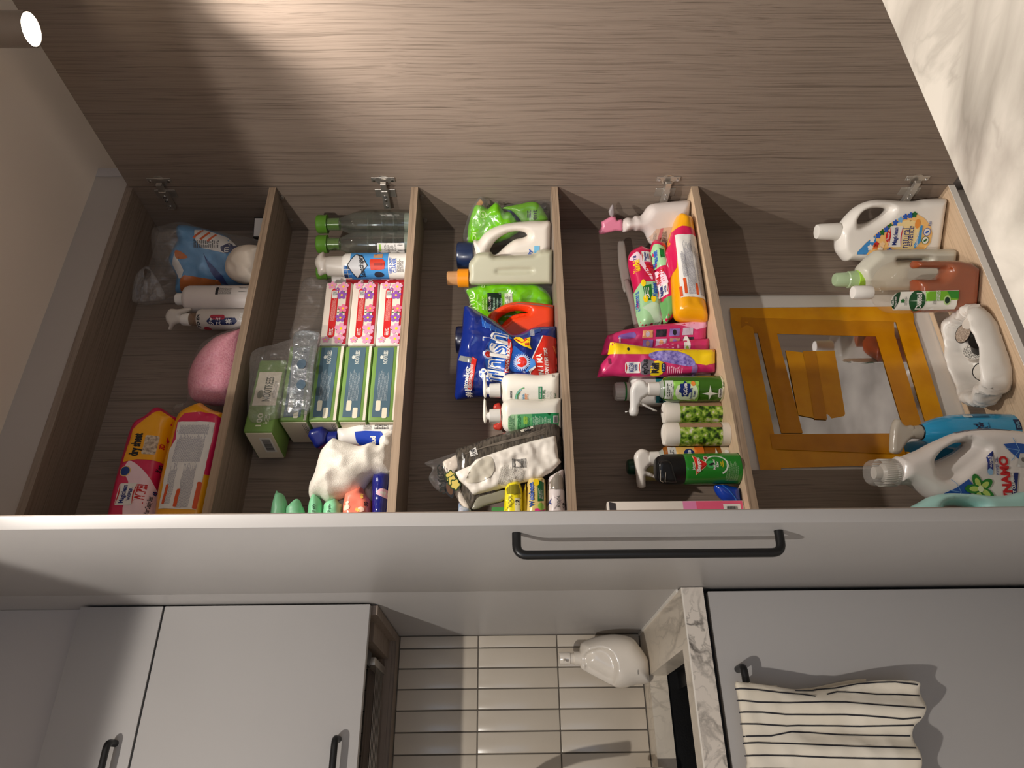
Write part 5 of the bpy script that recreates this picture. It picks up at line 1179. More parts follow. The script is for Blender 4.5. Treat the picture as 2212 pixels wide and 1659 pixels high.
# duster refill pouches
PKB = M(206, 44, 104, .3, coat=.35, bump=.12, bscale=26)
e = T('duster_refill_pouch', 'pink duster refill pouch with small instruction pictures, rearmost of three', 'refill pouch', 1420, 728, .085, S4, rz=-.62)
o, mp = puff(e, 'pouch', PKB, PX(e, c7([(280, 1300), (300, 1262), (450, 1212), (700, 1170), (1000, 1142), (1270, 1120), (1330, 1180), (1330, 1390), (900, 1420), (500, 1440), (240, 1440), (255, 1390)]), 0, .02), T_=.016, R=.02, wr=.005, step=.005, k=1)
Y0 = -.017; Q = lambda pts: PX(e, c7(pts), Y0)
pcs = [M(226, 160, 110, .5), M(30, 30, 40, .5), M(150, 120, 190, .5), M(206, 190, 206, .5), M(196, 150, 130, .5), M(60, 50, 60, .5)]
for i in range(4):
    for j in range(2):
        x0 = 610+120*i; y0_ = 1215+85*j-8*i
        p_ = prn(o, 'picture', pcs[(i+2*j) % 6], Q([(x0, y0_+70), (x0+95, y0_+66), (x0+100, y0_), (x0+8, y0_+4)]), mp, 1)
        prn(p_, 'picture_detail', pcs[(i*2+j+3) % 6], ell(uv(e, *c7([(x0+50, y0_+36)])[0], Y0), .007, .005), mp, 2)
prn(o, 'purple_print', M(130, 90, 170, .5), Q([(410, 1260), (540, 1235), (540, 1285), (410, 1290)]), mp, 1, sm=3); txp(e, o, 'Handy', PRNT, 1336, 1342, 728, 742, mp, Y0, 2)
prn(o, 'pale_edge', M(236, 170, 200, .4), Q([(900, 1160), (1100, 1140), (1270, 1128), (1290, 1170), (1100, 1210), (1000, 1180)]), mp, 1)
e = T('duster_refill_pouch', 'pink duster refill pouch with green leaf seal, squeezed between the other two', 'refill pouch', 1480, 748, .078, S4, rz=-.62)
o, mp = puff(e, 'pouch', PKB, PX(e, c7([(700, 1370), (850, 1320), (1050, 1300), (1270, 1290), (1330, 1385), (1330, 1450), (1000, 1450), (720, 1430)]), 0, .02), T_=.012, R=.014, wr=.004, step=.005, k=1)
Y0 = -.011; c = uv(e, 1484, 745, Y0); sl = prn(o, 'white_seal', PRNT, ell(c, .022, .008), mp, 1); prn(sl, 'leaf', LGRI, ell((c[0]-.008, c[1]), .006, .004), mp, 2); c, w, h = box_ab(e, 1425, 1470, 742, 752, Y0); fine(o, M(240, 160, 190, .5), c, w, h, 3, mp, 1)
e = T('duster_refill_pouch', 'yellow and pink duster refill pouch with purple duster picture, frontmost of three', 'refill pouch', 1425, 778, .052, S4, rz=-.50)
o, mp = puff(e, 'pouch', PKB, PX(e, c7([(340, 1312), (500, 1340), (700, 1370), (1000, 1382), (1290, 1385), (1335, 1430), (1330, 1540), (1260, 1595), (1000, 1625), (700, 1640), (500, 1640), (350, 1630), (205, 1640), (232, 1530), (310, 1440)]), 0, .02), T_=.020, R=.02, wr=.005, step=.005, k=1)
Y0 = -.02; Q = lambda pts: PX(e, c7(pts), Y0)
prn(o, 'yellow_print', M(250, 208, 20, .3, coat=.3), Q([(335, 1320), (500, 1345), (700, 1375), (1000, 1388), (1310, 1390), (1315, 1500), (1180, 1530), (1000, 1500), (700, 1430), (450, 1430), (312, 1430)]), mp, 1)
prn(o, 'purple_duster_picture', noisemat('purple_fibres', [(.35, (92, 76, 160)), (.55, (150, 134, 206)), (.75, (190, 176, 226))], 140, .6, 4), Q([(670, 1430), (760, 1402), (900, 1400), (1020, 1440), (1080, 1500), (1060, 1540), (950, 1530), (800, 1500), (690, 1470)]), mp, 3, sm=3)
shield(e, o, (1350, 1384, 782, 806), mp, Y0, 'MAGICLEAN', 'WIPER')
prn(o, 'grey_cloud', M(120, 112, 120, .4), Q([(590, 1520), (640, 1480), (720, 1500), (700, 1600), (600, 1610)]), mp, 2, sm=3); prn(o, 'yellow_cloud', YELI, Q([(690, 1520), (740, 1490), (800, 1510), (790, 1610), (690, 1620)]), mp, 2, sm=3)
txp(e, o, 'dyDus', INK, 1386, 1402, 776, 808, mp, Y0, 4, bold=.05); txp(e, o, 'Refi', INK, 1407, 1423, 784, 806, mp, Y0, 4, bold=.06)
c = uv(e, 1433, 794, Y0); pl = prn(o, 'pill', NAVY, rect(c, .020, .010, .004), mp, 4); tx(pl, '5 pcs', PRNT, c, .015, .006, mp, 5)
prn(o, 'spade_mark', INK, ell(uv(e, 1357, 754, Y0), .004, .003), mp, 3); prn(o, 'hang_hole', M(120, 24, 60, .5), rect(uv(e, 1317, 780, Y0), .014, .006, .002), mp, 2)
c, w, h = box_ab(e, 1440, 1475, 790, 806, Y0); fine(o, M(246, 180, 200, .5), c, w, h, 5, mp, 2); prn(o, 'purple_print', M(150, 110, 170, .5), ell(uv(e, 1500, 800, Y0), .016, .007), mp, 2)

# bottle with teal label and the two foam sprays
e = T('teal_label_bottle', 'white bottle with ribbed cap and teal label behind the green foam spray', 'bottle', 1440, 845, .118, S4, rz=-.40)
o, mp = puff(e, 'body', M(234, 228, 220, .35), PX(e, c8([(490, 420), (510, 375), (560, 362), (900, 358), (1260, 352), (1290, 500), (1290, 640), (830, 650), (560, 655), (500, 610), (488, 500)]), 0, .02), T_=.030, R=.018, step=.005)
cp, rf = L(e, 'cap', M(228, 222, 212, .4), [(1358, 20), (1352, 20), (1351, 19), (1330, 18.5), (1327, 17), (1326, 0)], ground=False)
L(e, 'green_ring', M(40, 140, 60, .4), [(1351.5, 20.4), (1348, 20.4)], ground=False)
for i in range(18):
    a_ = 2*math.pi*i/18; s_ = sc(e); box('rib', M(220, 212, 202, .4), cp, 19*s_*math.sin(a_)-.0007, 19*s_*math.sin(a_)+.0007, -19*s_*math.cos(a_)-.0007, -19*s_*math.cos(a_)+.0007, hx(e, 1349), hx(e, 1331))
lb = prn(o, 'teal_label', M(18, 134, 140, .4), PX(e, c8([(728, 372), (1068, 372), (1068, 622), (735, 622)]), -.028), mp, 1)
for i, ch_ in enumerate('臭洗淨液除菌'): tx(lb, ch_, INK, uv(e, *c8([(760+52*i, 392)])[0], -.028), .009, .010, mp, 2, bold=.02)
txp(e, lb, 'EC', INK, 1424, 1432, 855, 868, mp, -.028, 2, bold=.03)

def foam(e, yc, cols, small=False):
    o, rf = L(e, 'bottle', cols[0], [(1575, 0), (1575, 26.5), (1570, 28), (1560, 28.5), (1445, 28.5), (1434, 25), (1428, 17), (1424, 13), (1421, 12)])
    L(e, 'base_tint', cols[1], [(1576, 0), (1576, 27), (1572, 28.6), (1556, 28.8), (1552, 28.7)], ground=True)
    L(e, 'neck_ring', M(190, 196, 186, .15, alpha=.7), [(1436, 25.5), (1428, 18), (1420, 14)], ground=False)
    L(e, 'collar', WHP, [(1422, 15.5), (1400, 15), (1398, 12), (1398, 0)], ground=False)
    return o, cylmap(lambda b: np.full(np.shape(b), 28.7*sc(e)))
e = T('foam_spray_bottle', 'green dishwashing foam spray bottle with white trigger on the fourth shelf', 'spray bottle', 1480, 840, .048, S4, group='dishwashing foam sprays')
o, mp = foam(e, 840, (M(58, 104, 24, .15, coat=.5, var=.15), M(226, 226, 196, .25)))
A = lambda x, y: arc(e, x, y, 28.7)
puff(e, 'trigger_head', M(240, 236, 230, .3), PX(e, c8([(500, 520), (525, 445), (580, 414), (635, 428), (660, 470), (690, 445), (740, 450), (742, 550), (672, 552), (640, 572), (600, 612), (740, 688), (715, 698), (590, 640), (578, 690), (562, 740), (502, 736), (492, 700), (462, 712), (456, 700), (494, 690), (500, 620)])), T_=.013, R=.008, step=.004, k=2)
wt = prn(o, 'white_shoulder', M(226, 230, 220, .3), [A(x, y) for x, y in c8([(790, 425), (865, 425), (865, 588), (790, 585)])], mp, 1); a, b = A(1440, 842); fine(wt, INK, (a, b), .032, .012, 2, mp, 2)
lb = prn(o, 'label', M(150, 210, 90, .35), [A(x, y) for x, y in c8([(866, 432), (1090, 432), (1088, 604), (866, 590)])], mp, 2)
prn(lb, 'label_light', M(222, 238, 200, .4), [A(x, y) for x, y in c8([(900, 470), (1060, 470), (1060, 590), (900, 580)])], mp, 3, sm=3)
cl_ = prn(lb, 'cloud_emblem', M(16, 40, 110, .4), spline([(A(1473, 841)[0]+.0165*(1+.14*math.cos(7*t))*math.cos(t), A(1473, 841)[1]+.013*(1+.14*math.cos(7*t))*math.sin(t)) for t in [i*math.pi/14 for i in range(28)]], 2), mp, 4)
tx(cl_, 'CuCute', PRNT, A(1473, 841), .026, .009, mp, 5, bold=.03); tx(lb, 'Dishwashing', NAVYI, A(1486, 850), .026, .005, mp, 5, bold=.03); tx(lb, 'Foam', NAVYI, A(1492, 850), .014, .005, mp, 5, bold=.03)
prn(lb, 'small_logo', PRNT, rect(A(1456, 847), .012, .008, .002), mp, 4); prn(lb, 'orange_slice', M(240, 140, 60, .4), ell(A(1490, 829), .006, .005), mp, 4)
prn(o, 'sparkle', M(240, 240, 226, .3), star(A(1526, 850), .019, .0045, 4), mp, 3)
pl = prn(o, 'white_pill', PRNT, rect(A(1548, 849), .022, .009, .004), mp, 3); tx(pl, '食器用洗剤', INK, A(1548, 849), .019, .005, mp, 4); tx(o, 'Kao', M(60, 90, 30, .5), A(1554, 830), .011, .005, mp, 3)
# rolls of bags
LEAF = noisemat('leaf_print', [(.36, (30, 52, 16)), (.44, (84, 126, 28)), (.52, (150, 186, 56)), (.60, (196, 214, 110)), (.68, (236, 230, 214))], 75, .4, 3)
for yc, Y, lbl in ((892, .085, 'roll of white bags with leafy green band, farther of two'), (938, .052, 'roll of white bags with leafy green band, nearer the green insect spray')):
    e = T('bag_roll', lbl, 'bag roll', 1500, yc, Y, S4, group='rolls of bags with leafy bands')
    o, rf = L(e, 'roll', M(238, 228, 214, .45, bump=.2, bscale=60), [(1575, 0), (1575, 25), (1574, 25.5), (1464, 25.5), (1440, 25), (1434, 22), (1431, 15), (1432, 0)])
    lb, _ = L(e, 'paper_band', LEAF, [(1554, 25.8), (1464, 25.8)], ground=False)
    prn(lb, 'brown_strip', M(176, 138, 104, .5), [arc(e, x, y, 26) for x, y in ((1554, yc-24), (1464, yc-24), (1464, yc-15), (1554, yc-15))], cylmap(lambda b: np.full(np.shape(b), 26*sc(e))), 1)
    puff(e, 'loose_film', M(240, 232, 220, .35, bump=.4, bscale=50), PX(e, [(1433, yc+24), (1429, yc+10), (1428, yc-8), (1433, yc-22), (1450, yc-24), (1460, yc-20), (1461, yc), (1460, yc+20), (1450, yc+25)]), T_=.020, R=.02, wr=.006, wsc=60)
e = T('foam_spray_bottle', 'orange dishwashing foam spray bottle with white trigger, behind the green insect spray', 'spray bottle', 1490, 990, .088, S4, group='dishwashing foam sprays')
o, mp = foam(e, 990, (M(150, 86, 22, .15, coat=.5, var=.15), M(230, 216, 190, .25)))
A = lambda x, y: arc(e, x, y, 28.7)
puff(e, 'trigger_head', M(238, 230, 220, .3), PX(e, r4([(480, 200), (500, 130), (550, 80), (610, 64), (690, 95), (745, 150), (830, 120), (905, 120), (920, 165), (880, 250), (770, 290), (705, 330), (660, 385), (720, 415), (818, 480), (812, 515), (650, 472), (655, 635), (535, 640), (512, 470), (490, 320)])), T_=.014, R=.009, step=.004, k=2)
lb = prn(o, 'label', M(246, 196, 110, .35), [A(x, y) for x, y in ((1455, 1004), (1514, 1008), (1514, 965), (1455, 967))], mp, 2); cl_ = prn(lb, 'cloud_emblem', M(16, 40, 110, .4), ell(A(1482, 982), .014, .012), mp, 3); tx(cl_, 'ute', PRNT, A(1482, 980), .016, .009, mp, 4, bold=.03)
prn(lb, 'orange_side', M(236, 120, 40, .4), [A(x, y) for x, y in ((1494, 985), (1514, 985), (1514, 966), (1494, 966))], mp, 3)
prn(o, 'sparkle', M(240, 236, 220, .3), star(A(1540, 985), .019, .0045, 4), mp, 3); prn(o, 'white_pill', PRNT, rect(A(1562, 982), .022, .009, .004), mp, 3)
wt = prn(o, 'white_shoulder', M(226, 222, 214, .3), [A(x, y) for x, y in ((1437, 1008), (1455, 1008), (1455, 966), (1437, 966))], mp, 1); a, b = A(1446, 984); fine(wt, INK, (a, b), .03, .010, 2, mp, 2)
e = T('green_cap_bottle', 'pale yellow bottle with dark green cap at the back of the fourth shelf', 'bottle', 1440, 1008, .134, S4)
o, rf = L(e, 'body', M(206, 190, 120, .35), [(1570, 0), (1570, 30), (1392, 30), (1378, 26), (1371, 16), (1370, 12)]); L(e, 'cap', M(14, 66, 44, .35), [(1371, 16), (1370, 17), (1358, 16.5), (1355, 14), (1355, 0)], ground=False)
prn(o, 'red_label', M(190, 30, 50, .4), rect(arc(e, 1415, 1012, 30), .018, .010), cylmap(rf), 1)

# insect spray
e = T('insect_spray_can', 'green insect killer aerosol can with black cap on the fourth shelf', 'aerosol can', 1510, 1013, .030, S4)
o, rf = L(e, 'can', M(30, 132, 36, .22, coat=.4, var=.04), [(1608, 0), (1608, 32), (1600, 33.4), (1480, 33.4), (1475, 32.5), (1473, 31)])
L(e, 'base_rim', M(226, 224, 220, .25, .4), [(1609, 0), (1609, 33), (1605, 34.2), (1600, 33.9), (1599, 33.4)])
cp, _ = L(e, 'cap', BLACK, [(1475, 31.5), (1473, 32.6), (1440, 32.6), (1432, 31.5), (1421, 27), (1416, 22), (1414.5, 14), (1414.5, 0)], ground=False)
puff(e, 'cap_trigger', M(20, 20, 21, .3), PX(e, r4([(800, 300), (850, 250), (985, 255), (1040, 420), (1070, 570), (900, 560), (815, 520)])), T_=.008, R=.005, y0=-.026, step=.004, k=2)
for q in ((880, 380, 875, 545, 918, 565), (955, 420, 945, 555, 955, 560)): V, F = tube([(uv(e, *r4([p])[0], -.035)[0], -.035, uv(e, *r4([p])[0], -.035)[1]) for p in ((q[0], q[1]), (q[2], q[3]), (q[4], q[5]))], .0007, 6); obj('cap_slot_edge', V, F, M(190, 180, 165, .4), cp, True)
mp = cylmap(lambda b: np.full(np.shape(b), 33.5*sc(e))); A = lambda x, y: arc(e, x, y, 33.5)
tri = [A(x, y) for x, y in r4([(1310, 170), (1350, 455), (1530, 297)])]; cc = np.mean(tri, 0)
tg = prn(o, 'triangle_border', M(240, 196, 140, .4), tri, mp, 1); prn(tg, 'red_triangle', M(214, 34, 26, .35), [tuple(cc+(np.array(p)-cc)*.88) for p in tri], mp, 2)
tx(tg, 'Baygon', PRNT, A(1501, 1003), .030, .0105, mp, 4, bold=.04); tx(o, 'Johnson', PRNT, A(1490, 1007), .016, .006, mp, 2, bold=.03)
ov = prn(o, 'oval_ring', M(232, 240, 226, .4), band(ell(A(1538, 1004), .0215, .024, 22, 0, -2.6, 1.6), .0032), mp, 1)
prn(o, 'insect_patch', M(60, 176, 90, .4), ell(A(1527, 1003), .008, .011, 16), mp, 1); prn(o, 'insect', INK, ell(A(1528, 1003), .0025, .006, 12, .3), mp, 3)
tx(o, 'Multi Insect', PRNT, A(1533, 1003), .022, .005, mp, 2, bold=.03); tx(o, 'Killer', PRNT, A(1540, 1003), .012, .005, mp, 2, bold=.03); tx(o, 'Long', YELI, A(1548, 1002), .009, .0045, mp, 2); tx(o, 'Lasting', YELI, A(1552, 1002), .014, .0045, mp, 2)
prn(o, 'no_bug_ring', M(230, 200, 190, .4), ell(A(1517, 990), .0055, .0055, 14), mp, 1); prn(o, 'no_bug_mark', M(150, 40, 40, .4), ell(A(1517, 990), .0035, .0035, 12), mp, 2)
a, b = A(1572, 1018); fine(o, M(190, 220, 180, .5), (a, b), .046, .026, 8, mp, 1, .3)
e = T('blue_plastic_clip', 'translucent blue plastic case lying beside the insect spray', 'plastic case', 1575, 1068, .045, S4, rz=-.2)
o, mp = puff(e, 'case', M(16, 64, 176, .12, coat=.6, alpha=.93), PX(e, r4([(1670, 640), (1690, 610), (1800, 600), (1900, 620), (1980, 660), (2050, 730), (2110, 880), (2000, 900), (1850, 862), (1740, 780), (1690, 700)]), 0, .014), T_=.020, R=.016, step=.004)
prn(o, 'ridge', M(60, 130, 226, .2), band(PX(e, r4([(1800, 600), (1900, 700), (1980, 790), (2050, 880)]), -.018), .002), mp, 2)
e = T('striped_carton', 'tall white and pink carton with barcode standing beside the left door', 'box', 1460, 1110, .03, S4, rz=0)
xr = float(at(1460, 1082, Y=.03)[0])-e.location.x; ht = float(at(1312, 1095, Y=.03)[2])-S4
o = box('carton', M(232, 222, 212, .45), e, xr-.10, xr, 0, .09, .0005, ht, .0012); mp = planemap(0)
prn(o, 'pink_half', M(238, 96, 132, .45), [(xr-.098, .003), (xr-.001, .003), (xr-.001, .10), (xr-.098, .10)], mp, 1); prn(o, 'pink_fade', M(236, 140, 186, .45), [(xr-.098, .10), (xr-.001, .10), (xr-.001, .128), (xr-.098, .128)], mp, 1)
lb = prn(o, 'barcode_label', PRNT, rect((xr-.028, .026), .040, .036), mp, 2); barcode(lb, INK, (xr-.030, .026), .034, .022, mp, 3, False); prn(o, 'dark_top', M(60, 56, 60, .5), [(xr-.098, ht-.018), (xr-.004, ht-.018), (xr-.001, ht-.004), (xr-.098, ht-.004)], mp, 1); prn(o, 'yellow_edge', M(240, 220, 160, .5), [(xr-.098, .13), (xr-.03, .13), (xr-.034, .22), (xr-.098, .22)], mp, 1)
# ---------------------------------------------------------------- bottom bay
e = T('floor_cleaner_bottle', 'white floor cleaner bottle with orange and blue flower label in the right bottom corner', 'cleaner bottle', 1900, 500, .088, S5, rz=-.76)
o, mp = puff(e, 'body', M(238, 232, 224, .28, coat=.25), PX(e, s1([(300, 475), (335, 400), (400, 312), (480, 232), (580, 172), (680, 147), (800, 146), (950, 157), (1080, 157), (1180, 138), (1320, 130), (1390, 160), (1420, 240), (1425, 400), (1410, 550), (1390, 690), (1300, 760), (900, 762), (600, 760), (450, 752), (385, 757), (348, 720), (312, 668), (300, 620)]), 0, .02),
            holes=[PX(e, s1([(500, 345), (540, 282), (600, 245), (700, 228), (780, 232), (788, 252), (740, 302), (650, 350), (570, 378), (515, 378)]))], T_=.034, R=.022, step=.005,
            dents=[(PX(e, s1([(440, 420), (500, 280), (600, 215), (720, 205), (830, 225), (800, 280), (700, 350), (560, 430), (480, 450)])), .010, .014)])
L(e, 'cap', WHP, [(1812, 18.5), (1808, 19), (1770, 16.5), (1764, 15), (1763, 0)], ground=False)
Y0 = -.033; Q = lambda pts: PX(e, s1(pts), Y0)
lb = prn(o, 'label', M(248, 196, 120, .35), Q([(505, 692), (510, 665), (600, 570), (700, 482), (850, 372), (1000, 292), (1090, 276), (1180, 330), (1238, 400), (1258, 480), (1240, 570), (1180, 640), (1000, 690), (800, 700)]), mp, 1)
prn(lb, 'blue_sky', M(60, 140, 206, .35), Q([(508, 690), (512, 665), (600, 572), (690, 500), (700, 560), (640, 640), (600, 690)]), mp, 2)
for q, cl_ in (((720, 500), BLUI), ((760, 470), GRNI), ((800, 440), BLUI), ((840, 410), GRNI), ((890, 375), BLUI), ((940, 345), M(120, 180, 230, .4)), ((990, 315), BLUI), ((1040, 300), BLUI), ((1080, 292), GRNI), ((700, 590), REDI), ((690, 610), M(240, 120, 60, .4)), ((760, 590), M(250, 210, 160, .4)), ((740, 640), M(250, 236, 214, .4)), ((830, 650), BLUI), ((640, 620), PRNT), ((660, 540), PRNT)):
    c = uv(e, *s1([q])[0], Y0); prn(lb, 'flower', cl_, [(c[0]+.0085*(.5+.5*abs(math.cos(2.5*t))**.6)*math.cos(t), c[1]+.0075*(.5+.5*abs(math.cos(2.5*t))**.6)*math.sin(t)) for t in [k_*math.pi/20+q[0] for k_ in range(40)]], mp, 3, .01)
prn(lb, 'pale_drop', M(250, 222, 160, .35), Q([(860, 400), (960, 360), (1060, 350), (1140, 400), (1160, 500), (1100, 620), (960, 640), (850, 600)]), mp, 2, sm=3)
prn(lb, 'orange_drop', M(238, 150, 60, .35), ell(uv(e, *s1([(1110, 385)])[0], Y0), .012, .007), mp, 4)
shield(e, lb, (1919, 1948, 488, 533), mp, Y0, 'Magiclean', '', 4)
c = uv(e, *s1([(815, 510)])[0], Y0); rd_ = prn(lb, 'red_oval', REDI, ell(c, .014, .0065), mp, 6); tx(rd_, 'Floor', PRNT, c, .020, .007, mp, 7)
txp(e, lb, 'natural', NAVYI, 1945, 1962, 493, 535, mp, Y0, 6, bold=.0); txp(e, lb, 'essence', NAVYI, 1961, 1971, 488, 532, mp, Y0, 6, bold=.0, shear=.3)
bb = prn(lb, 'blue_band', M(60, 150, 214, .4), Q([(1140, 400), (1160, 400), (1140, 560), (1080, 630), (1070, 600), (1110, 520)]), mp, 5); txp(e, bb, 'Soothing Zen', PRNT, 1975, 1984, 502, 532, mp, Y0, 6)
for q, cl_ in (((1203, 465), BLUI), ((1185, 548), GRNI)):
    c = uv(e, *s1([q])[0], Y0); r_ = prn(lb, 'round_seal', cl_, ell(c, .0105, .0095), mp, 5, .01); prn(r_, 'round_seal', PRNT, ell(c, .009, .0082), mp, 6, .01); prn(r_, 'seal_mark', cl_, ell(c, .003, .0055, 10, .6), mp, 7, .01)
txp(e, o, 'Kao', M(110, 120, 170, .5), 2004, 2011, 478, 488, mp, Y0, 3)

e = T('green_cap_container', 'translucent handled bottle with lime green cap behind the antiseptic bottle', 'bottle', 1950, 592, .108, S5, rz=-.72)
TRW = M(220, 216, 200, .3, alpha=.82, var=.02)
puff(e, 'body', TRW, PX(e, s1([(512, 845), (545, 790), (620, 715), (690, 660), (760, 645), (1100, 640), (1440, 638), (1480, 660), (1540, 750), (1570, 900), (1560, 1010), (1400, 1040), (900, 1045), (600, 1045), (530, 960)]), 0, .02),
     holes=[PX(e, s1([(900, 738), (1150, 730), (1140, 760), (910, 760)]))], T_=.034, R=.018, step=.005, k=3)
L(e, 'cap', M(176, 226, 70, .3, alpha=.92), [(1872, 20), (1868, 21), (1850, 20), (1848, 17)], ox=-.014, ground=False)
L(e, 'cap_cup', M(196, 220, 180, .18, alpha=.62), [(1852, 19.5), (1832, 18), (1830, 16), (1806, 14.5), (1803, 12), (1803, 0)], ox=-.014, ground=False)

e = T('antiseptic_bottle', 'half-full amber antiseptic bottle with white cap and green label in the bottom bay', 'antiseptic bottle', 1970, 626, .052, S5, rz=-.64)
DO = [(645, 1060), (660, 990), (690, 920), (730, 850), (790, 795), (880, 758), (1050, 746), (1300, 745), (1500, 745), (1620, 765), (1690, 815), (1700, 1000), (1680, 1150), (1640, 1240), (1500, 1270), (1200, 1275), (900, 1280), (790, 1262), (710, 1200), (660, 1120)]
H_ = [(985, 905), (1000, 855), (1040, 838), (1180, 836), (1330, 836), (1345, 860), (1310, 905), (1270, 925), (1140, 925), (1010, 925)]
o, mp = puff(e, 'bottle', M(226, 210, 180, .14, alpha=.12, coat=.3, var=.02), PX(e, s1(DO), 0, .02), holes=[PX(e, s1(H_))], T_=.036, R=.024, step=.005)
LQ = [(1066, 752), (1300, 752), (1500, 752), (1611, 772), (1676, 820), (1686, 1000), (1666, 1145), (1626, 1230), (1500, 1262), (1200, 1268), (1066, 1268), (1066, 1100), (1066, 940), (1140, 936), (1272, 934), (1316, 912), (1356, 862), (1345, 828), (1200, 828), (1066, 830)]
puff(e, 'liquid', M(150, 56, 4, .2, var=.10), PX(e, s1(LQ), 0, .02), T_=.0345, R=.020, step=.005, sm=False)
L(e, 'cap', WHT, [(1883, 14), (1879, 15), (1846, 14.5), (1842, 13), (1841, 0)], ox=-.006, ground=False)
Y0 = -.034; Q = lambda pts: PX(e, s1(pts), Y0)
lb = prn(o, 'label', M(242, 238, 228, .4), Q([(848, 1180), (852, 1130), (880, 1085), (945, 1062), (1250, 1052), (1520, 1046), (1500, 1170), (1490, 1235), (1200, 1245), (885, 1246)]), mp, 2)
prn(lb, 'green_half', M(120, 184, 40, .4), Q([(1190, 1058), (1520, 1050), (1512, 1140), (1360, 1150), (1190, 1155)]), mp, 3)
prn(lb, 'dark_green_part', M(50, 140, 40, .4), Q([(1400, 1054), (1518, 1050), (1512, 1130), (1440, 1120)]), mp, 4)
dg_ = prn(lb, 'dark_green_corner', M(12, 66, 34, .4), Q([(850, 1175), (856, 1132), (885, 1090), (940, 1066), (890, 1236)]), mp, 3, sm=2)
txp(e, dg_, 'KILLS THE', PRNT, 1925, 1929, 640, 660, mp, Y0, 4, rot=.1, bold=.03); txp(e, dg_, 'COVID-19 VIRUS*', PRNT, 1931, 1935, 640, 664, mp, Y0, 4, rot=.1, bold=.03)
c = uv(e, *s1([(1102, 1152)])[0], Y0); oval = prn(lb, 'oval_emblem', M(14, 80, 36, .35), ell(c, .026, .0205), mp, 5); prn(oval, 'sword', M(200, 220, 200, .4), star(c, .020, .0012, 4), mp, 6, .004); tx(oval, 'Dettol', PRNT, (c[0]-.001, c[1]-.004), .040, .014, mp, 8, bold=.03)
c = uv(e, *s1([(960, 1152)])[0], Y0); prn(lb, 'crown_mark', GRNI, star(c, .006, .004, 5), mp, 4); fine(lb, GREI, (c[0], c[1]-.008), .022, .007, 3, mp, 4)
txp(e, lb, 'ANTISEPTIC', PRNT, 2020, 2024, 627, 651, mp, Y0, 5, bold=.02); txp(e, lb, 'GERMICIDE', PRNT, 2025, 2029, 627, 651, mp, Y0, 5, bold=.02); c = uv(e, 2017, 652, Y0); fine(lb, GREI, c, .012, .010, 4, mp, 5)
c = uv(e, *s1([(1400, 1145)])[0], Y0); prn(lb, 'cup_print', M(190, 220, 150, .4), ell(c, .012, .009), mp, 5); prn(lb, 'cup_print', M(10, 50, 30, .4), ell(c, .008, .006), mp, 6)

# bag of used coffee capsules
e = T('bag_of_capsules', 'open white plastic bag with rolled rim holding coffee capsules on the cabinet floor', 'plastic bag', 2100, 766, .082, S5, rz=-.06)
prof = [(.55, .003), (.85, .004), (.97, .02), (1.02, .040), (1.0, .058), (.94, .069), (.87, .071), (.80, .067), (.75, .054), (.71, .036), (.66, .018), (.5, .010), (.25, .008), (0, .008)]
prof = [(float(np.interp(t, range(len(prof)), [q[0] for q in prof])), float(np.interp(t, range(len(prof)), [q[1] for q in prof]))) for t in np.arange(0, len(prof)-.99, .5)]
n = 150; V = []; F = []
for i, (k_, z_) in enumerate(prof):
    for j in range(n):
        t = 2*math.pi*j/n; cx_, sy_ = math.cos(t), math.sin(t)
        fold = 1+.055*noise.noise(Vector((cx_*2.2, sy_*2.2, z_*9)))+.05*(1-2*abs(noise.noise(Vector((cx_*4.5, sy_*4.5, z_*14+5)))))+.045*(1-2*abs(noise.noise(Vector((cx_*9+z_*30, sy_*9, z_*22+9)))))
        zz = z_+(.016*noise.noise(Vector((cx_*1.6, sy_*1.6, 3.3)))+.004*noise.noise(Vector((cx_*6, sy_*6, 1.3))) -.014*cx_ if z_ > .035 else .004*noise.noise(Vector((cx_*5, sy_*5, i)))) if k_ > 0 else z_
        sq = (abs(cx_)**3.2+abs(sy_)**3.2)**(-1/3.2)
        V.append((k_*.130*cx_*sq*fold*.93, k_*.070*sy_*sq*min(fold, 1.0), max(.001, zz)))
for i in range(len(prof)-1):
    for j in range(n): F.append((i*n+j, i*n+(j+1) % n, (i+1)*n+(j+1) % n, (i+1)*n+j))
o = obj('bag', V, F, M(240, 234, 226, .32, bump=.6, bscale=30, alpha=.86, var=.03), e, True, 48)
def capsule(lbl, loc, rot, mat, lidm):
    q = thing('coffee_capsule', lbl, 'coffee capsule', loc, rot, 'used coffee capsules')
    obj('cup', *lathe([(0, 0), (.0165, 0), (.0175, .002), (.0215, .026), (.0245, .027), (.0245, .0285), (.0, .0285)], 28), mat, q, True, 35)
    l_ = obj('lid', *lathe([(.0225, .0287), (.0, .0294)], 28), lidm, q, True, 35)
    return q
BROWN = noisemat('capsule_print', [(.45, (110, 92, 80)), (.55, (190, 176, 160))], 300, .4, 1, 0, (1, 6, 1)); SILV = noisemat('capsule_foil', [(.4, (120, 116, 110)), (.55, (214, 208, 198))], 330, .25, 0, .5, voronoi=True)
bx_, by_ = e.location.x, e.location.y
capsule('black coffee capsule standing upright with brown printed lid in the bag', (bx_+.062, by_+.012, S5+.016), (.22, .1, 0), BLACK, BROWN)
capsule('pale coffee capsule under the fold of the bag rim', (bx_+.060, by_-.026, S5+.022), (.5, .5, 0), M(222, 214, 204, .4), M(214, 206, 196, .4))
capsule('white coffee capsule showing its silver mesh lid in the bag', (bx_+.006, by_+.022, S5+.022), (.95, -.2, .3), M(220, 212, 202, .4), SILV)
capsule('black coffee capsule lying on its side in the bag', (bx_+.004, by_-.012, S5+.032), (1.2, .3, .2), BLACK, M(20, 20, 21, .3))
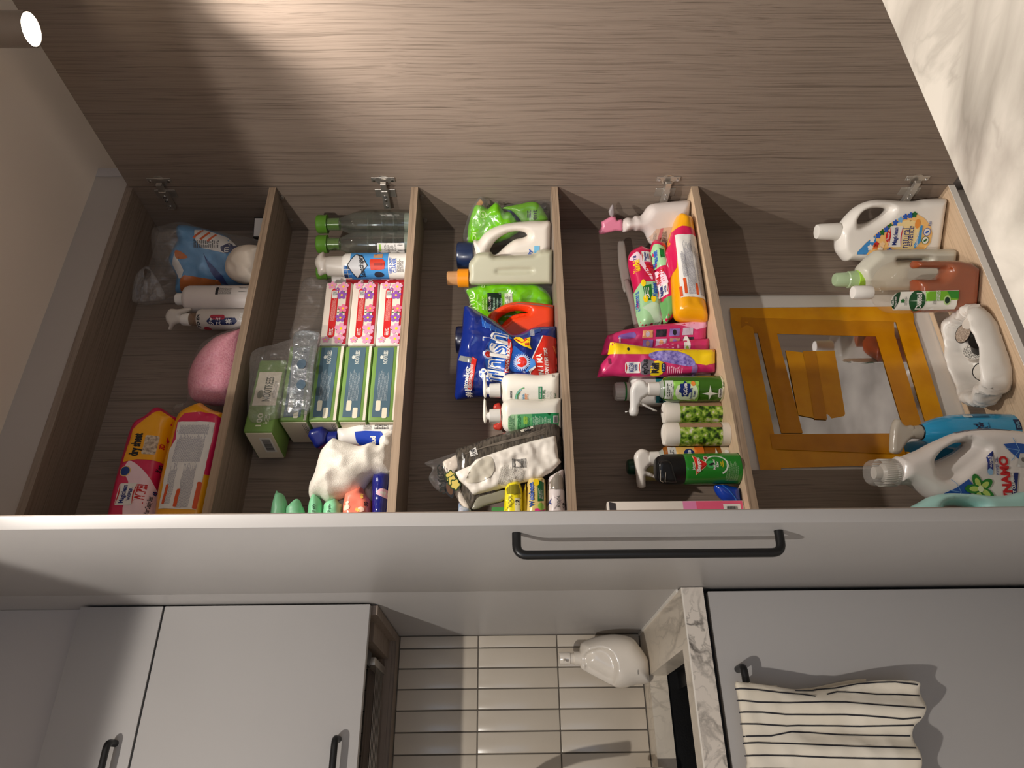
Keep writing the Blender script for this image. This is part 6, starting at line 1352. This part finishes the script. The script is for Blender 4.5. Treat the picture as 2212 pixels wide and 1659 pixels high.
capsule('glossy black coffee capsule tipped toward the left in the bag', (bx_-.034, by_+.010, S5+.026), (1.0, -.7, -.4), BLACK, M(216, 210, 200, .4))

e = T('blue_spray_bottle', 'sky blue cleaner spray bottle with clear trigger behind the large white detergent', 'spray bottle', 2080, 933, .114, S5)
o, rf = L(e, 'bottle', M(40, 156, 206, .12, coat=.6, var=.03), [(2200, 0), (2200, 30), (2196, 34), (2185, 38), (2120, 39), (2080, 38.5), (2050, 36.5), (2025, 32), (2005, 25), (1992, 18), (1989, 15.5)])
L(e, 'neck_ring', M(20, 30, 34, .3), [(1993, 16.5), (1988, 16.5), (1986, 14)], ground=False)
L(e, 'collar', M(206, 196, 180, .25, alpha=.75), [(1989, 15.5), (1968, 13.5), (1964, 12), (1962, 0)], ground=False)
puff(e, 'trigger_head', M(214, 204, 188, .2, alpha=.80), PX(e, s3([(495, 560), (515, 410), (555, 332), (610, 336), (645, 392), (700, 412), (790, 415), (800, 570), (755, 582), (690, 640), (640, 720), (602, 776), (502, 766), (490, 700)])), T_=.013, R=.008, step=.004, k=2)
mp = cylmap(rf); A = lambda x, y: arc(e, x, y, 39)
tx(o, 'od.', M(16, 34, 74, .4), A(2088, 922), .022, .018, mp, 2, bold=.04); tx(o, 'OM', M(16, 34, 74, .4), A(2098, 922), .018, .007, mp, 2); tx(o, 'R', M(16, 34, 74, .4), A(2106, 924), .006, .007, mp, 2); a, b = A(2112, 918); fine(o, M(16, 34, 74, .4), (a, b), .016, .004, 1, mp, 2)
dl_ = prn(o, 'navy_label', M(14, 40, 84, .4), rect(A(2174, 917), .026, .014), mp, 2); fine(dl_, M(140, 200, 230, .5), A(2174, 917), .018, .008, 2, mp, 3)
lt = prn(o, 'white_text_label', M(206, 216, 214, .4), rect(A(2078, 899), .012, .020), mp, 2); a, b = A(2100, 900); fine(o, M(20, 60, 100, .5), (a, b), .012, .050, 12, mp, 2)

e = T('large_detergent_bottle', 'large white laundry detergent bottle with clear ribbed cap and red lettering', 'detergent bottle', 2050, 1010, .058, S5, rz=-.36)
DY = [(545, 835), (620, 815), (700, 782), (850, 722), (1000, 642), (1150, 572), (1320, 502), (1500, 467), (1750, 450), (2000, 470), (2212, 500), (2420, 560), (2480, 800), (2480, 1300), (2400, 1440), (2100, 1480), (1500, 1450), (1150, 1400), (985, 1345), (860, 1258), (725, 1175), (640, 1152), (545, 1135)]
o, mp = puff(e, 'body', M(236, 228, 222, .3, coat=.2), PX(e, s3(DY), 0, .03), holes=[PX(e, s3([(1008, 892), (1060, 802), (1150, 722), (1300, 648), (1438, 632), (1385, 720), (1260, 800), (1110, 868)]))], T_=.040, R=.026, step=.006,
            dents=[(PX(e, s3([(915, 1020), (945, 900), (1020, 770), (1150, 670), (1300, 600), (1480, 590), (1640, 650), (1680, 760), (1600, 880), (1400, 1050), (1250, 1160), (1100, 1170), (960, 1110)])), .018, .018)])
L(e, 'neck', M(232, 226, 220, .3), [(1962, 28), (1948, 27), (1934, 26), (1930, 22), (1925, 20), (1925, 0)], ox=-.010, ground=False)
cp, rf = L(e, 'cap', M(226, 222, 216, .08, alpha=.28, coat=.5, var=0), [(1936, 28), (1932, 29.5), (1890, 29), (1880, 27.5), (1874, 23), (1873, 0)], ox=-.010, ground=False)
L(e, 'inner_spout', M(226, 218, 208, .3), [(1936, 22), (1906, 20), (1900, 14), (1886, 13), (1886, 0)], ox=-.010, ground=False)
s_ = sc(e)
for i in range(40):
    a_ = 2*math.pi*i/40; xx, yy = 29*s_*math.sin(a_)-.010, -29*s_*math.cos(a_)
    V, F = tube([(xx, yy, hx(e, 1931)), (xx, yy, hx(e, 1896))], .0008, 5); obj('rib', V, F, M(230, 224, 214, .2, alpha=.8, var=0), cp, True)
Y0 = -.039; Q = lambda pts: PX(e, s3(pts), Y0)
txp(e, o, 'DYNAMO', REDI, 2162, 2183, 985, 1100, mp, Y0, 3, rot=.035, bold=.05); txp(e, o, 'POWER GEL', M(40, 60, 130, .5), 2149, 2155, 987, 1026, mp, Y0, 3, bold=.02)
nb = prn(o, 'navy_banner', M(22, 40, 110, .4), Q([(2075, 1018), (2132, 1018), (2085, 1500), (2030, 1500)]), mp, 2); txp(e, nb, 'PERFECT CLEAN', PRNT, 2186, 2193, 1032, 1090, mp, Y0, 3, rot=.03, bold=.03)
for q in ([(1940, 650), (2080, 634), (2212, 650), (2300, 700), (2300, 860), (2160, 860), (2040, 760)], [(1192, 1280), (1340, 1210), (1495, 1100), (1550, 1170), (1520, 1300), (1450, 1420), (1250, 1400)]):
    bl_ = prn(o, 'blue_flash', M(24, 84, 170, .35), Q(q), mp, 1); c = np.mean(Q(q), 0)
    for k_ in range(3): prn(bl_, 'light_ray', M(130, 180, 226, .4), band([tuple(c), (c[0]+.03*math.cos(k_+.4), c[1]+.03*math.sin(k_+.4))], .0012), mp, 2, .004)
cf = uv(e, *s3([(1640, 1225)])[0], Y0)
for i in range(5):
    t = 2*math.pi*i/5+.3; pc = (cf[0]+.016*math.cos(t), cf[1]+.016*math.sin(t))
    pt = prn(o, 'petal', M(36, 130, 40, .35), ell(pc, .017, .0095, 20, t), mp, 3+(i % 2)*2); prn(pt, 'petal_inner', M(196, 220, 110, .4), ell((cf[0]+.013*math.cos(t), cf[1]+.013*math.sin(t)), .011, .0055, 16, t), mp, 4+(i % 2)*2)
prn(o, 'flower_centre', M(240, 246, 200, .4), ell(cf, .007, .006), mp, 8)
db_ = prn(o, 'drum_badge', M(30, 50, 130, .4), Q([(1740, 820), (1810, 735), (1808, 1000), (1735, 1000)]), mp, 2); prn(db_, 'drop', M(150, 190, 226, .4), ell(uv(e, *s3([(1770, 1005)])[0], Y0), .007, .006), mp, 3); txp(e, db_, 'ULTIMATE', PRNT, 2136, 2140, 985, 1009, mp, Y0, 3); txp(e, db_, 'CLEAN', PRNT, 2140, 2144, 987, 1002, mp, Y0, 3)
wm = prn(o, 'machine_print', M(206, 204, 200, .4), Q([(2150, 770), (2300, 770), (2300, 945), (2110, 940)]), mp, 3); prn(wm, 'machine_drum', GREI, ell(uv(e, *s3([(2190, 850)])[0], Y0), .005, .004), mp, 4)
prn(o, 'grey_edge_line', M(90, 96, 116, .5), band(PX(e, s3([(1330, 505), (1500, 472), (1750, 458), (2000, 476)]), -.01), .0024), mp, 2)

e = T('aqua_detergent_bottle', 'pale aqua handled bottle half hidden by the left door at the bottom', 'detergent bottle', 2080, 1120, .020, S5, rz=-.10)
puff(e, 'body', M(176, 226, 220, .32, coat=.2, var=.02), PX(e, s3([(700, 1500), (850, 1402), (1000, 1325), (1200, 1292), (1500, 1302), (1800, 1328), (2000, 1304), (2130, 1276), (2210, 1300), (2240, 1420), (2420, 1500), (2470, 1800), (2400, 2050), (1600, 2080), (1000, 2080), (740, 1900), (690, 1650)]), 0, .09),
     holes=[PX(e, s3([(1130, 1500), (1200, 1448), (1350, 1432), (1500, 1452), (1600, 1500), (1560, 1600), (1300, 1640), (1150, 1600)]))], T_=.034, R=.022, step=.006)
L(e, 'cap', M(90, 150, 190, .3), [(1960, 24), (1952, 26), (1925, 25), (1920, 20), (1920, 0)], ox=-.05, ground=False)

# ---------------------------------------------------------------- kitchen things
k4 = CR(1180, 1340, 5.2)
e = T('soap_dispenser', 'glossy cream soap dispenser with scooped front and pump beside the sink', 'soap dispenser', 1300, 1425, .370, ZC, rz=-.16)
CER = M(236, 226, 212, .2, coat=.4, var=.01)
o, mp = puff(e, 'body', CER, PX(e, k4([(378, 300), (405, 245), (500, 203), (650, 165), (800, 156), (950, 190), (1035, 275), (1085, 450), (1095, 600), (1085, 700), (1000, 728), (900, 755), (830, 762), (760, 745), (600, 662), (450, 580), (385, 528), (372, 400)]), 0, .02), T_=.048, R=.040, step=.004,
            dents=[(PX(e, k4([(408, 420), (450, 345), (520, 310), (610, 296), (700, 325), (760, 400), (800, 520), (795, 640), (770, 738), (700, 712), (600, 655), (500, 600), (430, 545)]), -.03), .020, .008)])
o_, rf = L(e, 'collar', CER, [(1256, 14), (1240, 14), (1240, 11), (1231, 11), (1231, 0)], ox=.004, ground=False)
L(e, 'pump_head', CER, [(1231, 13), (1210, 13), (1208, 11.5), (1207, 0)], ox=.004, ground=False)
V, F = tube([(.004, -.004, hx(e, 1217)), (-.004, -.026, hx(e, 1219))], .0032, 10); obj('pump_spout', V, F, CER, e, True, 50)
tx(o, 'umbra', GREI, uv(e, *k4([(1028, 582)])[0], -.045), .010, .003, mp, 2)
e = thing('gooseneck_faucet', 'chrome gooseneck faucet curving over the sink just outside the left edge', 'faucet', (-.03, .405, ZC))
V, F = tube(arcpts([(0, 0, 0), (0, 0, .20), (0, -.02, .31), (.01, -.10, .345), (.02, -.165, .30), (.025, -.185, .20)], .06, 6), .0125, 16); obj('spout', V, F, CHROME, e, True, 50)
obj('base', *lathe([(0, 0), (.026, 0), (.026, .006), (.017, .010), (.017, .06), (0, .06)], 24), CHROME, e, True, 40)
V, F = tube([(.016, 0, .045), (.045, -.005, .06)], .006, 10); obj('lever', V, F, CHROME, e, True, 50)
e = thing('chrome_soap_pump', 'chrome soap pump standing by the sink at the edge of view', 'soap pump', (.016, .33, ZC))
obj('body', *lathe([(0, 0), (.020, 0), (.020, .055), (.017, .060), (.006, .062), (.006, .085), (.0, .085)], 24), CHROME, e, True, 40)
V, F = tube([(0, 0, .082), (-.004, -.045, .090)], .005, 10); obj('nozzle', V, F, CHROME, e, True, 50)
# tea towel over the base cabinet handle
t5 = CR(1520, 1380, 4.096)
e = T('tea_towel', 'cream tea towel with thin black stripes hanging from the base cabinet handle', 'towel', 1590, 1560, -.076, 0, rz=0)
e.location.z = 0; MW[e.name] = Matrix.LocRotScale(e.location, Euler((0, 0, 0)), None)
hz_ = float(at(1594, 1446, Y=-.02)[2])
pL = at(1594, 1446, Y=-.02)
bar('handle', bd, (pL[0], 0, hz_), (pL[0]-.40, 0, hz_), (0, -.036, 0), .0065, .012)
CANV = noisemat('cotton_canvas', [(.3, (226, 214, 192)), (.6, (240, 231, 214))], 7, .9, 5, .15)
TWL = [(280, 388), (350, 384), (600, 412), (780, 440), (950, 450), (1050, 440), (1250, 400), (1500, 372), (1700, 366), (1895, 382), (1920, 460), (1945, 600), (1905, 720), (1862, 775), (1862, 900), (1900, 1060), (1920, 1200), (1930, 1700), (420, 1700), (385, 1100), (355, 900), (330, 700), (300, 500)]
def tfold(v):
    b = v[2]; return (v[0], v[1]-.008*min(1, max(0, (hz_-.004-b)/.09))*math.sin(v[0]*95+.6*math.sin(b*14))-.10*max(0, (hz_-.02-b))*.10, b)
o, mp0 = puff(e, 'cloth', CANV, PX(e, t5(TWL)), T_=.007, R=.008, wr=.004, wsc=22, step=.008, bend=tfold)
def mpt(A, B, eps):
    W = mp0(A, B, eps); return np.array([tfold(tuple(w_)) for w_ in W])
STR = M(38, 38, 44, .8, var=0)
for q in ([(290, 440), (480, 448), (700, 475), (880, 490), (985, 508)], [(1090, 490), (1190, 465), (1350, 470), (1530, 488), (1700, 488), (1925, 500)], [(820, 450), (980, 450), (1030, 438), (1180, 430), (1380, 392), (1550, 382), (1700, 380), (1900, 405)], [(305, 543), (500, 560), (750, 568), (1030, 562), (1250, 562), (1500, 585), (1700, 600), (1938, 615)],
          [(325, 648), (520, 650), (720, 670), (1000, 672), (1260, 672), (1500, 690), (1750, 712), (1905, 700)], [(335, 750), (500, 755), (740, 770), (850, 765), (1200, 768), (1400, 772), (1860, 765)], [(360, 862), (600, 858), (780, 822), (950, 826), (1200, 846), (1500, 852), (1850, 856)],
          [(358, 922), (480, 918), (700, 925), (1000, 938), (1300, 952), (1870, 966)], [(376, 1034), (560, 1030), (800, 1036), (1100, 1052), (1500, 1060), (1895, 1066)], [(385, 1150), (700, 1150), (1100, 1165), (1900, 1175)], [(392, 1262), (700, 1262), (1100, 1272), (1905, 1280)], [(398, 1372), (800, 1374), (1300, 1380), (1905, 1386)], [(402, 1482), (800, 1484), (1300, 1490), (1910, 1494)], [(408, 1594), (800, 1596), (1300, 1600), (1915, 1604)]):
    prn(o, 'stripe', STR, band([tuple(p) for p in resample(PX(e, t5(q)), .008)[:-6]] if False else PX(e, t5(q), -.01), .0022), mpt, 2, .006)
o2, _ = puff(e, 'rear_fold', CANV, PX(e, t5([(780, 442), (900, 420), (1050, 405), (1250, 362), (1500, 326), (1530, 372), (1560, 600), (800, 600)])), T_=.003, R=.006, y0=.040, step=.008)
V, F = bevbox(-.20, .094, .004, .046, 0, .012, .002); 
tops = PX(e, t5([(350, 384)]))[0]
V, F = [], []
nn = 14
a0_, a1_ = PX(e, t5([(300, 1650)]))[0][0], PX(e, t5([(282, 390)]))[0][0]
for i in range(nn+1):
    a_ = a0_+(a1_-a0_)*i/nn
    for j in range(9):
        t = math.pi*j/8; V.append((a_, .019-.0215*math.cos(t), hz_+.0005+.011*math.sin(t)))
    V.append((a_, .0405, hz_-.06))
for i in range(nn):
    for j in range(9): F.append((i*10+j, (i+1)*10+j, (i+1)*10+j+1, i*10+j+1))
obj('top_fold', V, F, CANV, e, True)
